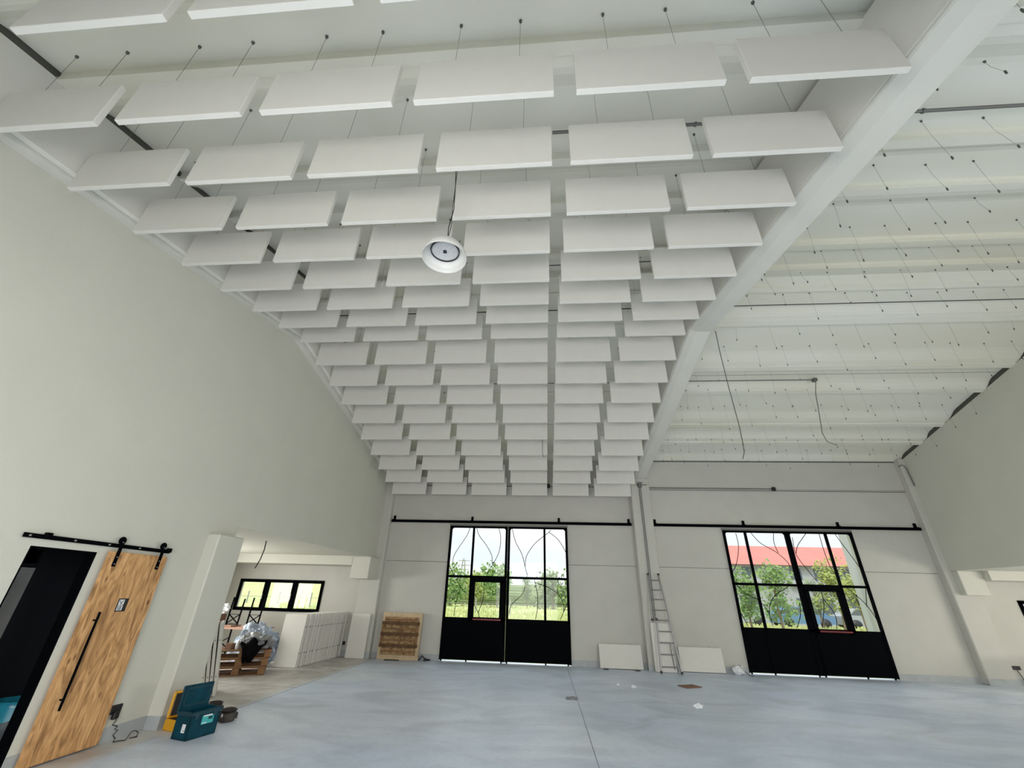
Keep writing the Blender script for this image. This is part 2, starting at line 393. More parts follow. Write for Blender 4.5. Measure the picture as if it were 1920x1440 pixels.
# pillar by the opening and columns
pl = MB(); pl.bbox(XL-.1, -5.37, 6.80, 7.43, 0, 2.59, .02); struct('pillar_left', pl, 'plaster')
for nm, x0, x1 in (('column_left', -5.98, -5.31), ('column_middle', 2.95, 3.58), ('column_right', 11.87, 12.62)):
    c = MB(); c.bbox(x0, x1, 14.30, D+.02, 0, (beam_z(14.3)+.02 if nm != 'column_right' else roof_z(14.3)-.02), .025)
    if nm == 'column_left':
        pass
    struct(nm, c, 'concrete_white')
# baseboards
bb = MB()
for a, b in ((-5.31, -3.2), (.76, 2.95), (3.58, 5.78), (9.76, 11.87)): bb.box(a, b, D-.014, D+.005, 0, .155)
for a, b in ((-5.99, -5.30), (2.94, 3.59), (11.86, 12.63)): bb.box(a, b, 14.287, 14.31, 0, .155)
bb.box(-10.6, -6.0, D-.014, D, 0, .155); bb.box(12.6, 16, D-.014, D, 0, .155)
struct('baseboard_far', bb, 'base')
bb = MB(); bb.box(XL, XL+.013, YB, 4.35, 0, .155); bb.box(XL, XL+.013, 5.103, 6.80, 0, .155); bb.box(XL+.014, -5.371, 6.787, 6.799, 0, .155); bb.box(-5.370, -5.357, 6.787, 7.44, 0, .155)
struct('baseboard_left', bb, 'base')

# ------------------------------------------------------------------ roof slabs and beams
ys = [YB]; y = YB
brk = []
for l, e in LIPS_ALL:
    for q in (l, l+.001, l+.025, e): brk += [q, 2*YK-q]
for q in (-.27, -.30, -.9, .2): brk.append(q)
ys = sorted(set([round(v, 4) for v in list(np.arange(YB-.2, D+.26, .09))+brk+[YK]]))
def roof_mesh(x0, x1):
    vs = []; fs = []
    for yy in ys:
        z = roof_z(yy)+roof_dz(yy)
        vs += [(x0, yy, z), (x1, yy, z)]
    n = len(ys)
    fs = [(2*i, 2*i+1, 2*i+3, 2*i+2) for i in range(n-1)]
    k = len(vs)
    for yy in ys: vs += [(x0, yy, roof_z(yy)+.5), (x1, yy, roof_z(yy)+.5)]
    fs += [(k+2*i, k+2*i+2, k+2*i+3, k+2*i+1) for i in range(n-1)]
    fs += [(0, 1, k+1, k), (2*n-2, k+2*n-2, k+2*n-1, 2*n-1)]
    fs += [(2*i, 2*i+2, k+2*i+2, k+2*i) for i in range(n-1)]+[(2*i+1, k+2*i+1, k+2*i+3, 2*i+3) for i in range(n-1)]
    m = MB().add(vs, fs)
    for l, e in LIPS_ALL:                                   # the little downstand at each slab edge
        for q in (l, 2*YK-l):
            s_ = 1 if q > YK else -1
            a, b = sorted((q-.11*s_, q+.03*s_))
            m.extr_x([(a, roof_z(a)-.035), (b, roof_z(b)-.035), (b, roof_z(b)+.03), (a, roof_z(a)+.03)], x0, x1)
    return m
struct('ceiling', roof_mesh(-5.345, 12.06), 'roof_concrete')
cl = MB()
wall_strip(cl, -5.60, -5.58, YB, D, 0, lambda y: 0) if False else None
for x in (-5.37, 12.09):
    for a, b in ((YB, YK), (YK, D)):
        cl.extr_x([(a, roof_z(a)-.15), (b, roof_z(b)-.15), (b, roof_z(b)+.5), (a, roof_z(a)+.5)], x-.01, x+.01)
struct('gap_shade_sheet', cl, 'gap_shade')  # dark sheets stand in for the shade inside the open slab ends
def beam(secf, name):
    """secf(y) -> list of (x,z); swept along y with a kink at the ridge"""
    st = [YB, YK, D] ; vs = []; n = len(secf(0))
    for yy in st: vs += [(x, yy, z) for x, z in secf(yy)]
    fs = [(i*n+k, i*n+(k+1) % n, (i+1)*n+(k+1) % n, (i+1)*n+k) for i in range(2) for k in range(n)]
    fs += [tuple(range(n)), tuple(range(2*n, 3*n))[::-1]]
    struct(name, MB().add(vs, fs), 'beam')
beam(lambda y: [(3.20, beam_z(y)), (3.475, beam_z(y)), (3.50, beam_z(y)+.03), (3.50, roof_z(y)), (3.05, roof_z(y)), (3.05, beam_z(y)+.10), (3.085, beam_z(y)+.085), (3.06, beam_z(y)+.07), (3.075, beam_z(y)+.05)], 'beam_middle')
beam(lambda y: [(-5.60, beam_z(y)), (-5.45, beam_z(y)), (-5.44, beam_z(y)+.06), (-5.385, beam_z(y)+.06), (-5.37, beam_z(y)+.015), (-5.32, beam_z(y)+.04), (-5.32, roof_z(y)), (-5.6, roof_z(y))], 'beam_left')

# ------------------------------------------------------------------ hanging acoustic baffles
COLX = [-5.264, -3.857, -2.474, -1.084, 0.301, 1.692]
ROWS = [(1.256, 5.396), (1.999, 5.550), (2.739, 5.713), (3.487, 5.864), (4.216, 6.005), (4.961, 6.151), (5.707, 6.310), (6.451, 6.468), (7.204, 6.622),
        (7.941, 6.470), (8.699, 6.318), (9.449, 6.148), (10.221, 5.943), (10.939, 5.728), (11.788, 5.534), (12.546, 5.299), (13.282, 5.086), (14.05, 4.854)]
BW, BH, BT = 1.2, .6, .05
panel_me = MB().bbox(0, BW, -BT, 0, 0, BH, .004).mesh('panel', 'baffle')
eye_me = MB().tube([(0, 0, -.004), (0, 0, .03)], .007, 6).mesh('wire_clip', 'wire')
hook_me = MB().lathe([(.001, .0), (.016, 0), (.014, -.035), (.001, -.04)], n=8).mesh('hook', 'wire')
for ri, (yb, zb) in enumerate(ROWS):
    yc = yb-BT/2; zt = zb+BH; L = roof_z(yc)+roof_dz(yc)-zt+.01
    wire_me = MB().tube([(0, 0, 0), (0, 0, L)], .0017, 5).mesh('suspension_wire', 'wire')
    for ci, x in enumerate(COLX):
        if ri == 0 and ci == 0: continue
        rnd = random.Random(ri*10+ci)
        t = thing('acoustic_baffle', f'white acoustic baffle hanging {ORD[ci]} from the left in the {ORD[ri]} row from the front', 'acoustic baffle',
                  (x, yb, zb), 0, 'hanging acoustic baffles')
        o = bpy.data.objects.new('panel', panel_me); COL.objects.link(o); o.parent = t
        o.location.z = rnd.uniform(-.004, .004); o.scale.x = 1.0
        for k in (.31, .90):
            wo = bpy.data.objects.new('suspension_wire', wire_me); COL.objects.link(wo); wo.parent = t; wo.location = (k, -BT/2, BH)
            cl_ = bpy.data.objects.new('wire_clip', eye_me); COL.objects.link(cl_); cl_.parent = wo
            hk = bpy.data.objects.new('hook', hook_me); COL.objects.link(hk); hk.parent = wo; hk.location.z = L

# bare suspension wires of the right bay
clip_me = MB().lathe([(.001, -.035), (.009, -.03), (.010, 0), (.007, .02), (.001, .024)], n=8).mesh('wire_clip', 'wire')
for ri, (yb, zb) in enumerate(ROWS):
    for ci in range(12):
        rnd = random.Random(1000+ri*20+ci)
        x = 4.15+1.36*(ci//2)+.60*(ci % 2)+rnd.uniform(-.05, .05); y = yb-.02+rnd.uniform(-.04, .04)
        zt = roof_z(y)+roof_dz(y); L = rnd.uniform(.30, .80); dx = rnd.uniform(-.05, .05); dy = rnd.uniform(-.06, .02)
        m = MB().tube([(0, 0, 0), (dx*.1, dy*.1, -L*.4), (dx, dy, -L)], .0013, 4)
        o = m.mesh('suspension_wire', 'wire'); o = bpy.data.objects.new('suspension_wire', o); COL.objects.link(o); o.location = (x, y, zt-.002)
        tag(o, f'bare suspension wire {ORD[ci]} from the left in the {ORD[ri]} row of the empty right bay', 'wire', 'bare suspension wires in the right bay')
        h = bpy.data.objects.new('hook', hook_me); COL.objects.link(h); h.parent = o; h.scale = (.75, .75, .75)
        c = bpy.data.objects.new('wire_clip', clip_me); COL.objects.link(c); c.parent = o; c.location = (dx, dy, -L)

# ------------------------------------------------------------------ pendant lamp
lp = thing('pendant_lamp', 'white bell pendant lamp on a black cable hanging among the baffles', 'lamp', (-1.03, 3.20, 4.975))
TL = Matrix.Rotation(R(1), 4, 'X')
MB().lathe([(.235, 0), (.237, .010), (.231, .05), (.208, .105), (.17, .15), (.12, .178), (.05, .19), (.001, .191)], m=TL).lathe(
    [(.235, 0), (.229, .0), (.223, .04), (.198, .085), (.155, .105)], m=TL).build('lamp_shade', 'lamp_white', lp)
MB().lathe([(.143, .089), (.153, .087), (.156, .106), (.143, .106), (.143, .089)], m=TL).build('gasket_ring', 'black_plastic', lp)
disc = MB().lathe([(.145, .098), (.05, .094), (.001, .094)], m=TL, n=40).build('lens_disc', 'lamp_disc', lp)
for r in (.055, .078, .10, .122):
    MB().lathe([(r-.003, .097), (r, .092), (r+.003, .097)], m=TL, n=40).build('lens_ring', 'lamp_white', disc)
MB().lathe([(.001, .082), (.020, .082), (.022, .098), (.001, .098)], m=TL, n=16).build('lens_screw', 'black_plastic', lp)
MB().tube([(.0, 0, .185), (.008, 0, .23), (.012, 0, .30)], [.016, .012, .016]).build('strain_relief', 'black_plastic', lp)
MB().tube([(.01, 0, .29), (.0, .01, .45), (.035, .01, .75), (.02, 0, 1.15), (-.01, 0, 1.6), (0, 0, 2.19)], .0055, 6).tube(
    [(.01, 0, .29), (.03, .01, .48), (.02, .01, .75), (.02, 0, 1.15), (.02, 0, 1.6), (0, 0, 2.19)], .004, 6).build('lamp_cable', 'black_plastic', lp)

# ------------------------------------------------------------------ conduits, boxes, cables
def pipe(name, label, pts, r, m='grey_metal', cat='conduit', clips=()):
    o = MB().tube(pts, r, 8).build(name, m); tag(o, label, cat)
    for p in clips:
        q = MB().tube([Vector(p)-Vector((.012, 0, 0)), Vector(p)+Vector((.012, 0, 0))], r*1.5, 8)
        q.v = [tuple(Vector(v)-o.location) for v in q.v]; q.build('pipe_clip', m, o)
    return o
pipe('conduit', 'thick dark conduit across the roof slabs right of the pendant lamp, left bay', [(.15, 3.2, 7.035), (3.04, 3.2, 7.035)], .02, clips=[(x, 3.2, 7.035) for x in (.4, 1.9)])
pipe('conduit', 'thick dark conduit across the near roof of the empty right bay', [(3.51, 3.2, 7.035), (12.03, 3.2, 7.035)], .02, clips=[(x, 3.2, 7.035) for x in (4.5, 6.4, 6.6, 9)])
pipe('conduit', 'thin black conduit along the roof ridge of the right bay', [(3.51, 8.05, 7.985), (12.03, 8.05, 7.985)], .010, 'black_plastic')
pipe('conduit', 'thin black conduit seen in the gaps between the middle baffle rows', [(-5.3, 8.05, 7.985), (3.04, 8.05, 7.985)], .012, 'black_plastic')
pipe('conduit', 'short dark conduit above the sixth baffle row in the left bay', [(-1.0, 6.5, 7.94), (3.04, 6.45, 7.93)], .012)
pipe('conduit', 'dark conduit across the far roof slope ending at a small round box', [(3.51, 10.52, 7.315), (7.40, 10.52, 7.315)], .014)
pipe('conduit', 'hairline cable crossing the far roof slope of the right bay', [(3.51, 10.30, 7.37), (12.03, 10.30, 7.37)], .005)
pipe('conduit', 'dark conduit in the gaps of the far baffle rows', [(-5.3, 10.55, 7.31), (3.04, 10.55, 7.31)], .014)
b = MB().bbox(7.36, 7.48, 10.46, 10.58, 7.26, 7.36, .02).build('junction_box', 'grey_metal'); tag(b, 'small grey junction box on the far roof slope with a dangling cable', 'junction box')
pipe('cable', 'loose grey cable dangling from the round box on the roof', [(7.43, 10.5, 7.27), (7.32, 10.5, 6.9), (7.22, 10.5, 6.2), (7.15, 10.5, 5.75), (7.2, 10.5, 5.52), (7.42, 10.5, 5.43)], .009, 'wire', 'cable')
pipe('cable', 'long loose cable hanging beside the ridge of the middle beam', [(4.33, 8.9, 7.87), (4.32, 8.9, 7.3), (4.33, 8.9, 6.3), (4.36, 8.9, 5.3), (4.35, 8.9, 4.9), (4.33, 8.9, 4.7), (4.27, 8.9, 4.56)], .009, 'wire', 'cable')
pipe('cable', 'short loose cable hanging between the far baffle rows', [(-.02, 11.4, 7.17), (-.02, 11.4, 6.2), (-.03, 11.4, 5.5), (.0, 11.4, 5.38)], .008, 'wire', 'cable')
j1 = MB().bbox(3.20, 3.33, 14.22, 14.298, 5.22, 5.38, .012).build('junction_box', 'grey_metal'); tag(j1, 'grey square junction box at the top of the middle column', 'junction box')
MB().box(-.03, .10, -.045, -.035, .15, .165).build('box_lid', 'grey_metal', j1)
pipe('conduit', 'left one of two grey pipes running down the middle column', [(3.235, 14.28, 5.22), (3.235, 14.28, 1.25)], .012, clips=())
pipe('conduit', 'right one of two grey pipes running down the middle column', [(3.285, 14.28, 5.22), (3.285, 14.28, 1.25)], .012)
pipe('conduit', 'upper grey pipe across the far wall above the right door', [(3.33, 14.27, 5.31), (3.50, 14.27, 5.31), (3.55, 14.50, 5.27), (7.7, 14.51, 5.27)], .012)
pipe('conduit', 'lower grey pipe across the far wall above the right door', [(3.59, 14.515, 5.20), (11.86, 14.515, 5.20)], .010)
j2 = MB().bbox(7.66, 7.80, 14.46, D, 5.20, 5.33, .03).build('junction_box', 'black_plastic'); tag(j2, 'dark round junction box on the pipes above the right door', 'junction box')
pipe('conduit', 'grey conduit behind the last row of baffles on the far wall', [(-4.6, 14.515, 5.28), (2.94, 14.515, 5.28), (3.2, 14.28, 5.31)], .014)
j3 = MB().bbox(.06-.0, .22, 14.44, D, 5.22, 5.36, .02).build('junction_box', 'black_plastic'); tag(j3, 'black junction box showing between the last baffles', 'junction box')
pipe('conduit', 'bent grey pipe end at the top of the right corner column', [(11.80, 14.285, 6.0), (11.87, 14.27, 6.05), (11.93, 14.27, 6.03), (11.98, 14.27, 5.97), (12.0, 14.27, 5.67), (12.02, 14.27, 5.35)], .014)
pipe('cable', 'black cable end poking out of the side room ceiling', [(-6.47, 9.7, 2.8), (-6.46, 9.7, 2.6), (-6.49, 9.7, 2.4), (-6.56, 9.7, 2.2)], .012, 'black_plastic', 'cable')

# ------------------------------------------------------------------ big steel and glass doors
def curve(mb, pts, r=.010):
    """smooth a coarse polyline (x, z) in the door plane"""
    P = [Vector((x, D-.005, z)) for x, z in pts]; Q = [P[0]*2-P[1]]+P+[P[-1]*2-P[-2]]; o = []
    for i in range(1, len(Q)-2):
        for k in range(5):
            t = k/5; a, b_, c, d = Q[i-1:i+3]
            o.append(.5*((2*b_)+(c-a)*t+(2*a-5*b_+4*c-d)*t*t+(3*b_-a-3*c+d)*t**3))
    o.append(P[-1]); mb.tube(o, r, 5)
DOOR_CURVES = {
 1: [[(-2.52, 3.87), (-2.61, 3.6), (-2.86, 3.21), (-3.01, 2.92), (-3.03, 2.61)], [(-3.16, 2.66), (-2.96, 2.38), (-2.7, 2.01), (-2.5, 1.82)], [(-2.3, 1.63), (-2.1, 1.32), (-2.05, 1.18)], [(-2.7, 2.01), (-2.81, 1.61), (-2.85, 1.19)], [(-2.31, 3.89), (-2.2, 3.61), (-1.93, 3.29), (-1.74, 2.98), (-1.71, 2.71)], [(-1.55, 3.9), (-1.46, 3.54), (-1.5, 3.1), (-1.69, 2.71), (-1.88, 2.41)], [(-1.93, 2.18), (-1.96, 1.67), (-2.09, 1.3)], [(-1.08, 3.85), (-0.96, 3.43), (-0.74, 3.04), (-0.63, 2.66), (-0.55, 2.4)], [(0.22, 3.83), (0.16, 3.75), (-0.29, 3.4), (-0.58, 3.0), (-0.63, 2.66)], [(0.16, 3.75), (0.43, 3.55), (0.61, 3.3), (0.71, 3.11)], [(-0.61, 2.1), (-0.72, 1.85), (-1.04, 1.56), (-1.12, 1.31)], [(-0.33, 2.29), (-0.23, 1.86), (-0.23, 1.48), (-0.29, 1.18)], [(-0.31, 2.2), (0.07, 2.09), (0.43, 1.88), (0.58, 1.6), (0.57, 1.39), (0.47, 1.19)], [(0.69, 1.62), (0.57, 1.38)]],
 2: [[(6.21, 3.82), (6.21, 3.41), (6.05, 2.93), (5.87, 2.66)], [(6.68, 3.85), (6.9, 3.54), (7.32, 3.27), (7.58, 3.0), (7.64, 2.81)], [(7.39, 3.86), (7.33, 3.55), (7.38, 3.25)], [(8.39, 3.86), (8.04, 3.49), (7.92, 3.25)], [(7.93, 3.72), (7.91, 3.21), (8.14, 2.75), (8.33, 2.42)], [(8.78, 3.86), (8.78, 3.34), (8.83, 2.84), (8.95, 2.62)], [(9.26, 3.85), (9.49, 3.32), (9.69, 2.86)], [(5.91, 2.3), (6.12, 2.07), (6.47, 1.88), (6.67, 1.58), (6.72, 1.23)], [(5.85, 1.59), (6.01, 1.19)], [(7.43, 2.28), (6.97, 2.02), (6.77, 1.76), (6.69, 1.51)], [(7.64, 1.85), (7.58, 1.53), (7.4, 1.2)], [(8.36, 2.23), (8.32, 1.8), (8.1, 1.21)], [(8.37, 1.96), (8.54, 1.63), (8.55, 1.39), (8.49, 1.19)], [(9.12, 2.29), (9.46, 1.94), (9.64, 1.6), (9.76, 1.36)], [(9.66, 2.3), (9.52, 1.8)]]}
def gate(idx, x0, xm, x1, wicket_leaf, label):
    t = thing('double_door', label, 'door', ((x0+x1)/2, D, 0)); t['kind'] = 'structure'
    t.name = f'door_{idx}'; BASE[t.name] = Matrix.Translation(((x0+x1)/2, D, 0))
    ya, yb = D-.045, D+.015
    cur = DOOR_CURVES[idx]
    for li, (a, b, mull) in enumerate(((x0, xm-.004, None), (xm+.004, x1, None))):
        w_ = b-a
        if li == wicket_leaf: ml = (b-1.16) if li == 0 else (a+1.17)      # mullion centre
        else: ml = (a+.70) if li == 0 else (a+1.22)
        f = MB()
        f.box(a, a+.075, ya, yb, .03, 3.9); f.box(b-.075, b, ya, yb, .03, 3.9)
        f.box(a, b, ya, yb, 3.84, 3.9); f.box(a, b, ya, yb, 2.29, 2.36); f.box(a, b, ya, yb, 1.09, 1.16)
        f.box(ml-.035, ml+.035, ya, yb, .04, 3.87)
        # small rounded corners of the top panes
        for ca, cb, s_ in ((a+.075, 3.84, 1), (b-.075, 3.84, -1)):
            f.extr_y([(ca, cb), (ca+.05*s_, cb), (ca, cb-.05)], ya+.01, yb-.01)
        lf = f.build('leaf_frame', 'black_metal', t, world=True)
        MB().box(a+.02, b-.02, ya+.015, yb-.02, .04, 1.12).build('solid_panel', 'black_metal', t, world=True)
        panes = [(a+.075, ml-.035), (ml+.035, b-.075)]
        wi = 1 if li == 0 else 0
        for pi, (p0, p1) in enumerate(panes):
            MB().box(p0, p1, D-.006, D, 2.36, 3.84).build('glass_pane', 'glass', t, world=True)
            if li == wicket_leaf and pi == wi:
                k = MB(); k.box(p0+.0, p1, ya-.02, yb, 2.17, 2.29); k.box(p0, p0+.11, ya-.02, yb, .06, 2.2); k.box(p1-.13, p1, ya-.02, yb, .06, 2.2); k.box(p0, p1, ya-.02, yb, 1.06, 1.18)
                k.box(p0, p1, ya-.018, yb, .06, 1.1)
                wk = k.build('wicket_frame', 'black_metal', t, world=True)
                MB().box(p0+.11, p1-.13, D-.006, D, 1.18, 2.17).build('glass_pane', 'glass', wk, world=True)
                MB().bbox(p0+.1, p1-.06, ya-.075, ya-.045, 1.10, 1.145, .008).box(p0+.12, p0+.16, ya-.05, ya-.02, 1.11, 1.135).box(p1-.12, p1-.08, ya-.05, ya-.02, 1.11, 1.135).build('push_bar', 'red', wk, world=True)
            else:
                MB().box(p0, p1, D-.006, D, 1.16, 2.29).build('glass_pane', 'glass', t, world=True)
        c = MB()
        for l in cur:
            if (sum(p[0] for p in l)/len(l) < xm) == (li == 0): curve(c, [(min(max(x, a+.05), b-.05), z) for x, z in l])
        c.build('wrought_tracery', 'black_metal', t, world=True)
        for xx in (a+.06, b-.10, ml): MB().tube([(xx, D-.02, .0), (xx, D-.02, .06)], .022, 10).build('floor_roller', 'black_metal', t, world=True)
    MB().box(x0-.02, x1+.02, D-.03, D+.03, 3.905, 3.965).build('head_seal', 'grey_metal', t, world=True)
    return t
gate(1, -3.20, -1.215, .77, 0, 'tall black steel sliding double door with glazed upper half, left bay')
gate(2, 5.79, 7.775, 9.76, 1, 'tall black steel sliding double door with glazed upper half, right bay')
for x0, x1, bx, lab in ((-5.29, 2.90, (-5.20, -2.46, .50, 2.82), 'long black sliding rail over the left double door'), (3.62, 11.85, (3.67, 6.50, 9.42, 11.73), 'long black sliding rail over the right double door')):
    o = MB().bbox(x0, x1, D-.085, D-.03, 3.99, 4.075, .006).build('door_rail', 'black_metal'); tag(o, lab, 'door rail')
    for q in bx:
        m = MB().box(q-.035, q+.035, D-.05, D, 4.07, 4.21).box(q-.045, q+.045, D-.095, D-.02, 4.0, 4.09); m.v = [tuple(Vector(v)-o.location) for v in m.v]; m.build('wall_bracket', 'black_metal', o)

# annex windows
def window(idx, x0, x1, z0, z1, n, label):
    t = thing('window', label, 'window', ((x0+x1)/2, D, z0)); t.name = f'window_{idx}'; t['kind'] = 'structure'; BASE[t.name] = Matrix.Translation(((x0+x1)/2, D, z0))
    f = MB(); f.box(x0, x1, D-.03, D+.06, z0, z0+.05); f.box(x0, x1, D-.03, D+.06, z1-.05, z1); f.box(x0, x0+.05, D-.03, D+.06, z0, z1); f.box(x1-.05, x1, D-.03, D+.06, z0, z1)
    w_ = (x1-x0)/n
    for i in range(1, n): f.box(x0+i*w_-.032, x0+i*w_+.032, D-.02, D+.05, z0, z1)
    f.build('window_frame', 'black_metal', t, world=True)
    for i in range(n):
        a, b_ = x0+i*w_, x0+(i+1)*w_; q = .03
        s_ = MB(); s_.box(a+q, b_-q, D-.045, D+.03, z0+.04, z0+.095); s_.box(a+q, b_-q, D-.045, D+.03, z1-.095, z1-.04)
        s_.box(a+q, a+q+.055, D-.045, D+.03, z0+.04, z1-.04); s_.box(b_-q-.055, b_-q, D-.045, D+.03, z0+.04, z1-.04)
        so_ = s_.build('sash', 'black_metal', t, world=True)
        MB().box(a+q+.05, b_-q-.05, D-.004, D+.002, z0+.09, z1-.09).build('glass_pane', 'glass', so_, world=True)
        if i < n-1: MB().bbox(b_-q-.045, b_-q-.015, D-.075, D-.045, (z0+z1)/2-.13, (z0+z1)/2+.05, .006).build('window_handle', 'alu', so_, world=True)
window(1, -10.2, -7.27, 1.15, 2.08, 3, 'wide black framed three part window in the left side room')
window(2, 13.72, 15.6, 1.15, 2.08, 2, 'black framed window in the right side room at the picture edge')

# ------------------------------------------------------------------ sliding barn door on the left wall
bd = thing('sliding_door', 'rustic oak sliding door with a long black pull on the left wall', 'door', (XL+.03, 5.645, .02))
BX = XL+.035
MB().bbox(BX, BX+.04, 5.20, 6.08, .02, 2.165, .003).build('door_board', 'oak', bd, world=True)
hd = MB().tube([(BX+.085, 5.345, .50), (BX+.085, 5.345, 1.48)], .013, 10).build('pull_handle', 'black_metal', bd, world=True)
for z in (.60, 1.39): MB().tube([(BX+.04, 5.345, z), (BX+.085, 5.345, z)], .009, 8).build('handle_post', 'black_metal', hd, world=True)
for yy in (5.30, 5.95):
    h = MB().box(BX+.04, BX+.05, yy-.022, yy+.022, 1.99, 2.30).lathe([(.0, -.011), (.045, -.011), (.05, 0), (.045, .011), (.0, .011)], n=20,
        m=Matrix.Translation((BX+.03, yy, 2.30)) @ Matrix.Rotation(R(90), 4, 'Y')).build('roller_hanger', 'black_metal', bd, world=True)
    for z in (2.02, 2.10, 2.28): MB().lathe([(.0, .006), (.008, .004), (.009, 0)], n=8, m=Matrix.Translation((BX+.051, yy, z)) @ Matrix.Rotation(R(90), 4, 'Y')).build('bolt', 'alu', h, world=True)
sg = MB().bbox(BX+.04, BX+.046, 5.57, 5.715, 1.475, 1.625, .002).build('sign_plate', 'black_plastic', bd, world=True)
MB().box(BX+.0462, BX+.0468, 5.583, 5.66, 1.487, 1.613).build('sign_panel', 'white_label', sg, world=True)
g = MB(); X_ = BX+.048
for a, b_ in (((5.588, 1.605), (5.618, 1.565)), ((5.645, 1.608), (5.618, 1.565)), ((5.618, 1.565), (5.618, 1.49)), ((5.655, 1.56), (5.632, 1.53)), ((5.632, 1.53), (5.636, 1.49)), ((5.59, 1.55), (5.60, 1.49))):
    g.bar((X_, a[0], a[1]), (X_, b_[0], b_[1]), .009, .002)
g.build('sign_symbol', 'black_plastic', sg, world=True)
rl = MB().bbox(XL+.02, XL+.03, 4.21, 6.13, 2.215, 2.262, .002).build('barn_door_rail', 'black_metal'); tag(rl, 'flat black steel rail above the oak sliding door', 'door rail')
def sub(mb, parent, name, m): mb.v = [tuple(Vector(v)-parent.location) for v in mb.v]; return mb.build(name, m, parent)
for yy in (4.27, 4.75, 5.18, 5.62, 6.08): sub(MB().lathe([(.0, .02), (.011, .016), (.012, 0)], n=10, m=Matrix.Translation((XL+.028, yy, 2.238)) @ Matrix.Rotation(R(90), 4, 'Y')), rl, 'bolt', 'alu')
for yy in (4.44, 6.10): sub(MB().bbox(XL+.015, XL+.06, yy-.035, yy+.035, 2.225, 2.285, .008), rl, 'rail_stop', 'black_metal')

# socket, charger and cord
o = MB().bbox(XL, XL+.022, 6.15, 6.30, .29, .39, .005).build('wall_socket', 'black_plastic'); tag(o, 'black wall socket on the left wall beside the oak door', 'socket')
ch = MB().bbox(XL+.022, XL+.07, 6.17, 6.25, .24, .32, .01).build('charger', 'black_plastic'); tag(ch, 'black plug-in charger in the socket by the oak door', 'charger')
sub(MB().tube([(XL+.05, 6.24, .245), (-5.545, 6.27, .21), (-5.545, 6.24, .175), (-5.54, 6.32, .145), (-5.545, 6.30, .115), (-5.54, 6.35, .10), (-5.54, 6.30, .055), (-5.52, 6.33, .02), (-5.50, 6.30, .006), (-5.45, 6.24, .006), (-5.43, 6.30, .006), (-5.38, 6.33, .006), (-5.40, 6.38, .02), (-5.47, 6.50, .05), (-5.47, 6.56, .05), (-5.41, 6.55, .03), (-5.36, 6.47, .008), (-5.40, 6.42, .006), (-5.37, 6.50, .006)], .0055, 6), ch, 'charger_cord', 'black_plastic')
o = MB().bbox(-6.46, -6.20, D-.03, D, .30, .40, .006).build('wall_socket', 'black_plastic'); tag(o, 'long black socket strip low on the side room wall beside the panel stack', 'socket')
for k in (-6.36, -6.30): sub(MB().tube([(k, D-.035, .31), (k-.01, D-.05, .15), (k-.03, D-.08, .01)], .008, 6), o, 'power_cord', 'black_plastic')
o = MB().bbox(12.70, 13.0, D-.03, D, .36, .45, .006).build('wall_socket', 'black_plastic'); tag(o, 'black socket strip on the side room wall at the right edge', 'socket')
sub(MB().tube([(12.88, D-.035, .36), (12.92, D-.05, .2), (12.95, D-.06, .01)], .010, 6), o, 'power_cord', 'black_plastic')

# ------------------------------------------------------------------ leaning panels
def leaning(label, w_, h_, loc, tilt, rz=0, eyes=(), group='baffles waiting on the floor', side=False):
    o = MB().bbox(-w_/2, w_/2, -BT/2, BT/2, 0, h_, .004).mesh('acoustic_baffle', 'baffle'); o = bpy.data.objects.new('acoustic_baffle', o); COL.objects.link(o)
    o.location = loc; o.rotation_euler = (R(tilt), 0, rz); tag(o, label, 'acoustic baffle', group)
    for ex, ey, ez, ax in eyes:
        e = bpy.data.objects.new('hanging_eye', eye_me); COL.objects.link(e); e.parent = o; e.location = (ex, ey, ez)
        e.rotation_euler = (0, R(90) if ax == 'x' else 0, 0); e.scale = (1.4, 1.4, .5)
    return o
N = 24
for i in range(N):
    rnd = random.Random(i); y = 12.13+i*(2.33/(N-1)); 
    lab = f'white baffle standing {ORD[i]} from the front in the side room stack'
    gap = rnd.uniform(-.06, .045)
    leaning(lab, .6, 1.2, (-6.69+rnd.uniform(-.02, .02)+.004*i, y+gap*.5, .004), -2.6, 0, [(.301, 0, .31, 'x'), (.301, 0, .90, 'x')], 'stack of baffles in the side room')
for i in range(4):
    dr_ = Vector((-.56, .83, 0)); sd_ = Vector((.83, .56, 0))
    c_ = Vector((-6.01, 8.73, 0))+dr_*(.30+.02*i)-sd_*(.058*(3-i))
    leaning(f'white baffle leaning {ORD[i]} from the left behind the pillar', .6, 1.2, (c_.x, c_.y, .008), (-13, -12, -11, -10)[i], math.atan2(.83, -.56), [(-.301, 0, .31, 'x'), (-.301, 0, .90, 'x')], 'baffles behind the pillar')
leaning('white baffle standing upright against the left corner column', .58, 1.18, (-5.70, 14.18, .004), -2.6)
leaning('white baffle lying on its long edge between left door and middle column', 1.22, .6, (2.19, 14.34, .012), -10, 0, [(-.3, 0, .6, 'z'), (.3, 0, .6, 'z')])
leaning('white baffle standing upright behind the ladder against the middle column', .58, 1.2, (3.38, 14.13, .004), -4.5, R(-3))
leaning('white baffle lying on its long edge right of the ladder', 1.22, .6, (4.47, 14.36, .012), -10, 0, [(-.3, 0, .6, 'z'), (.3, 0, .6, 'z')])
for x in (1.72, 2.60): 
    o = MB().bbox(x-.07, x+.07, 14.10, 14.30, 0, .012, .004).build('foam_pad', 'black_plastic'); tag(o, 'dark pad under the '+('left' if x < 2 else 'right')+' end of the baffle lying beside the left door', 'pad')

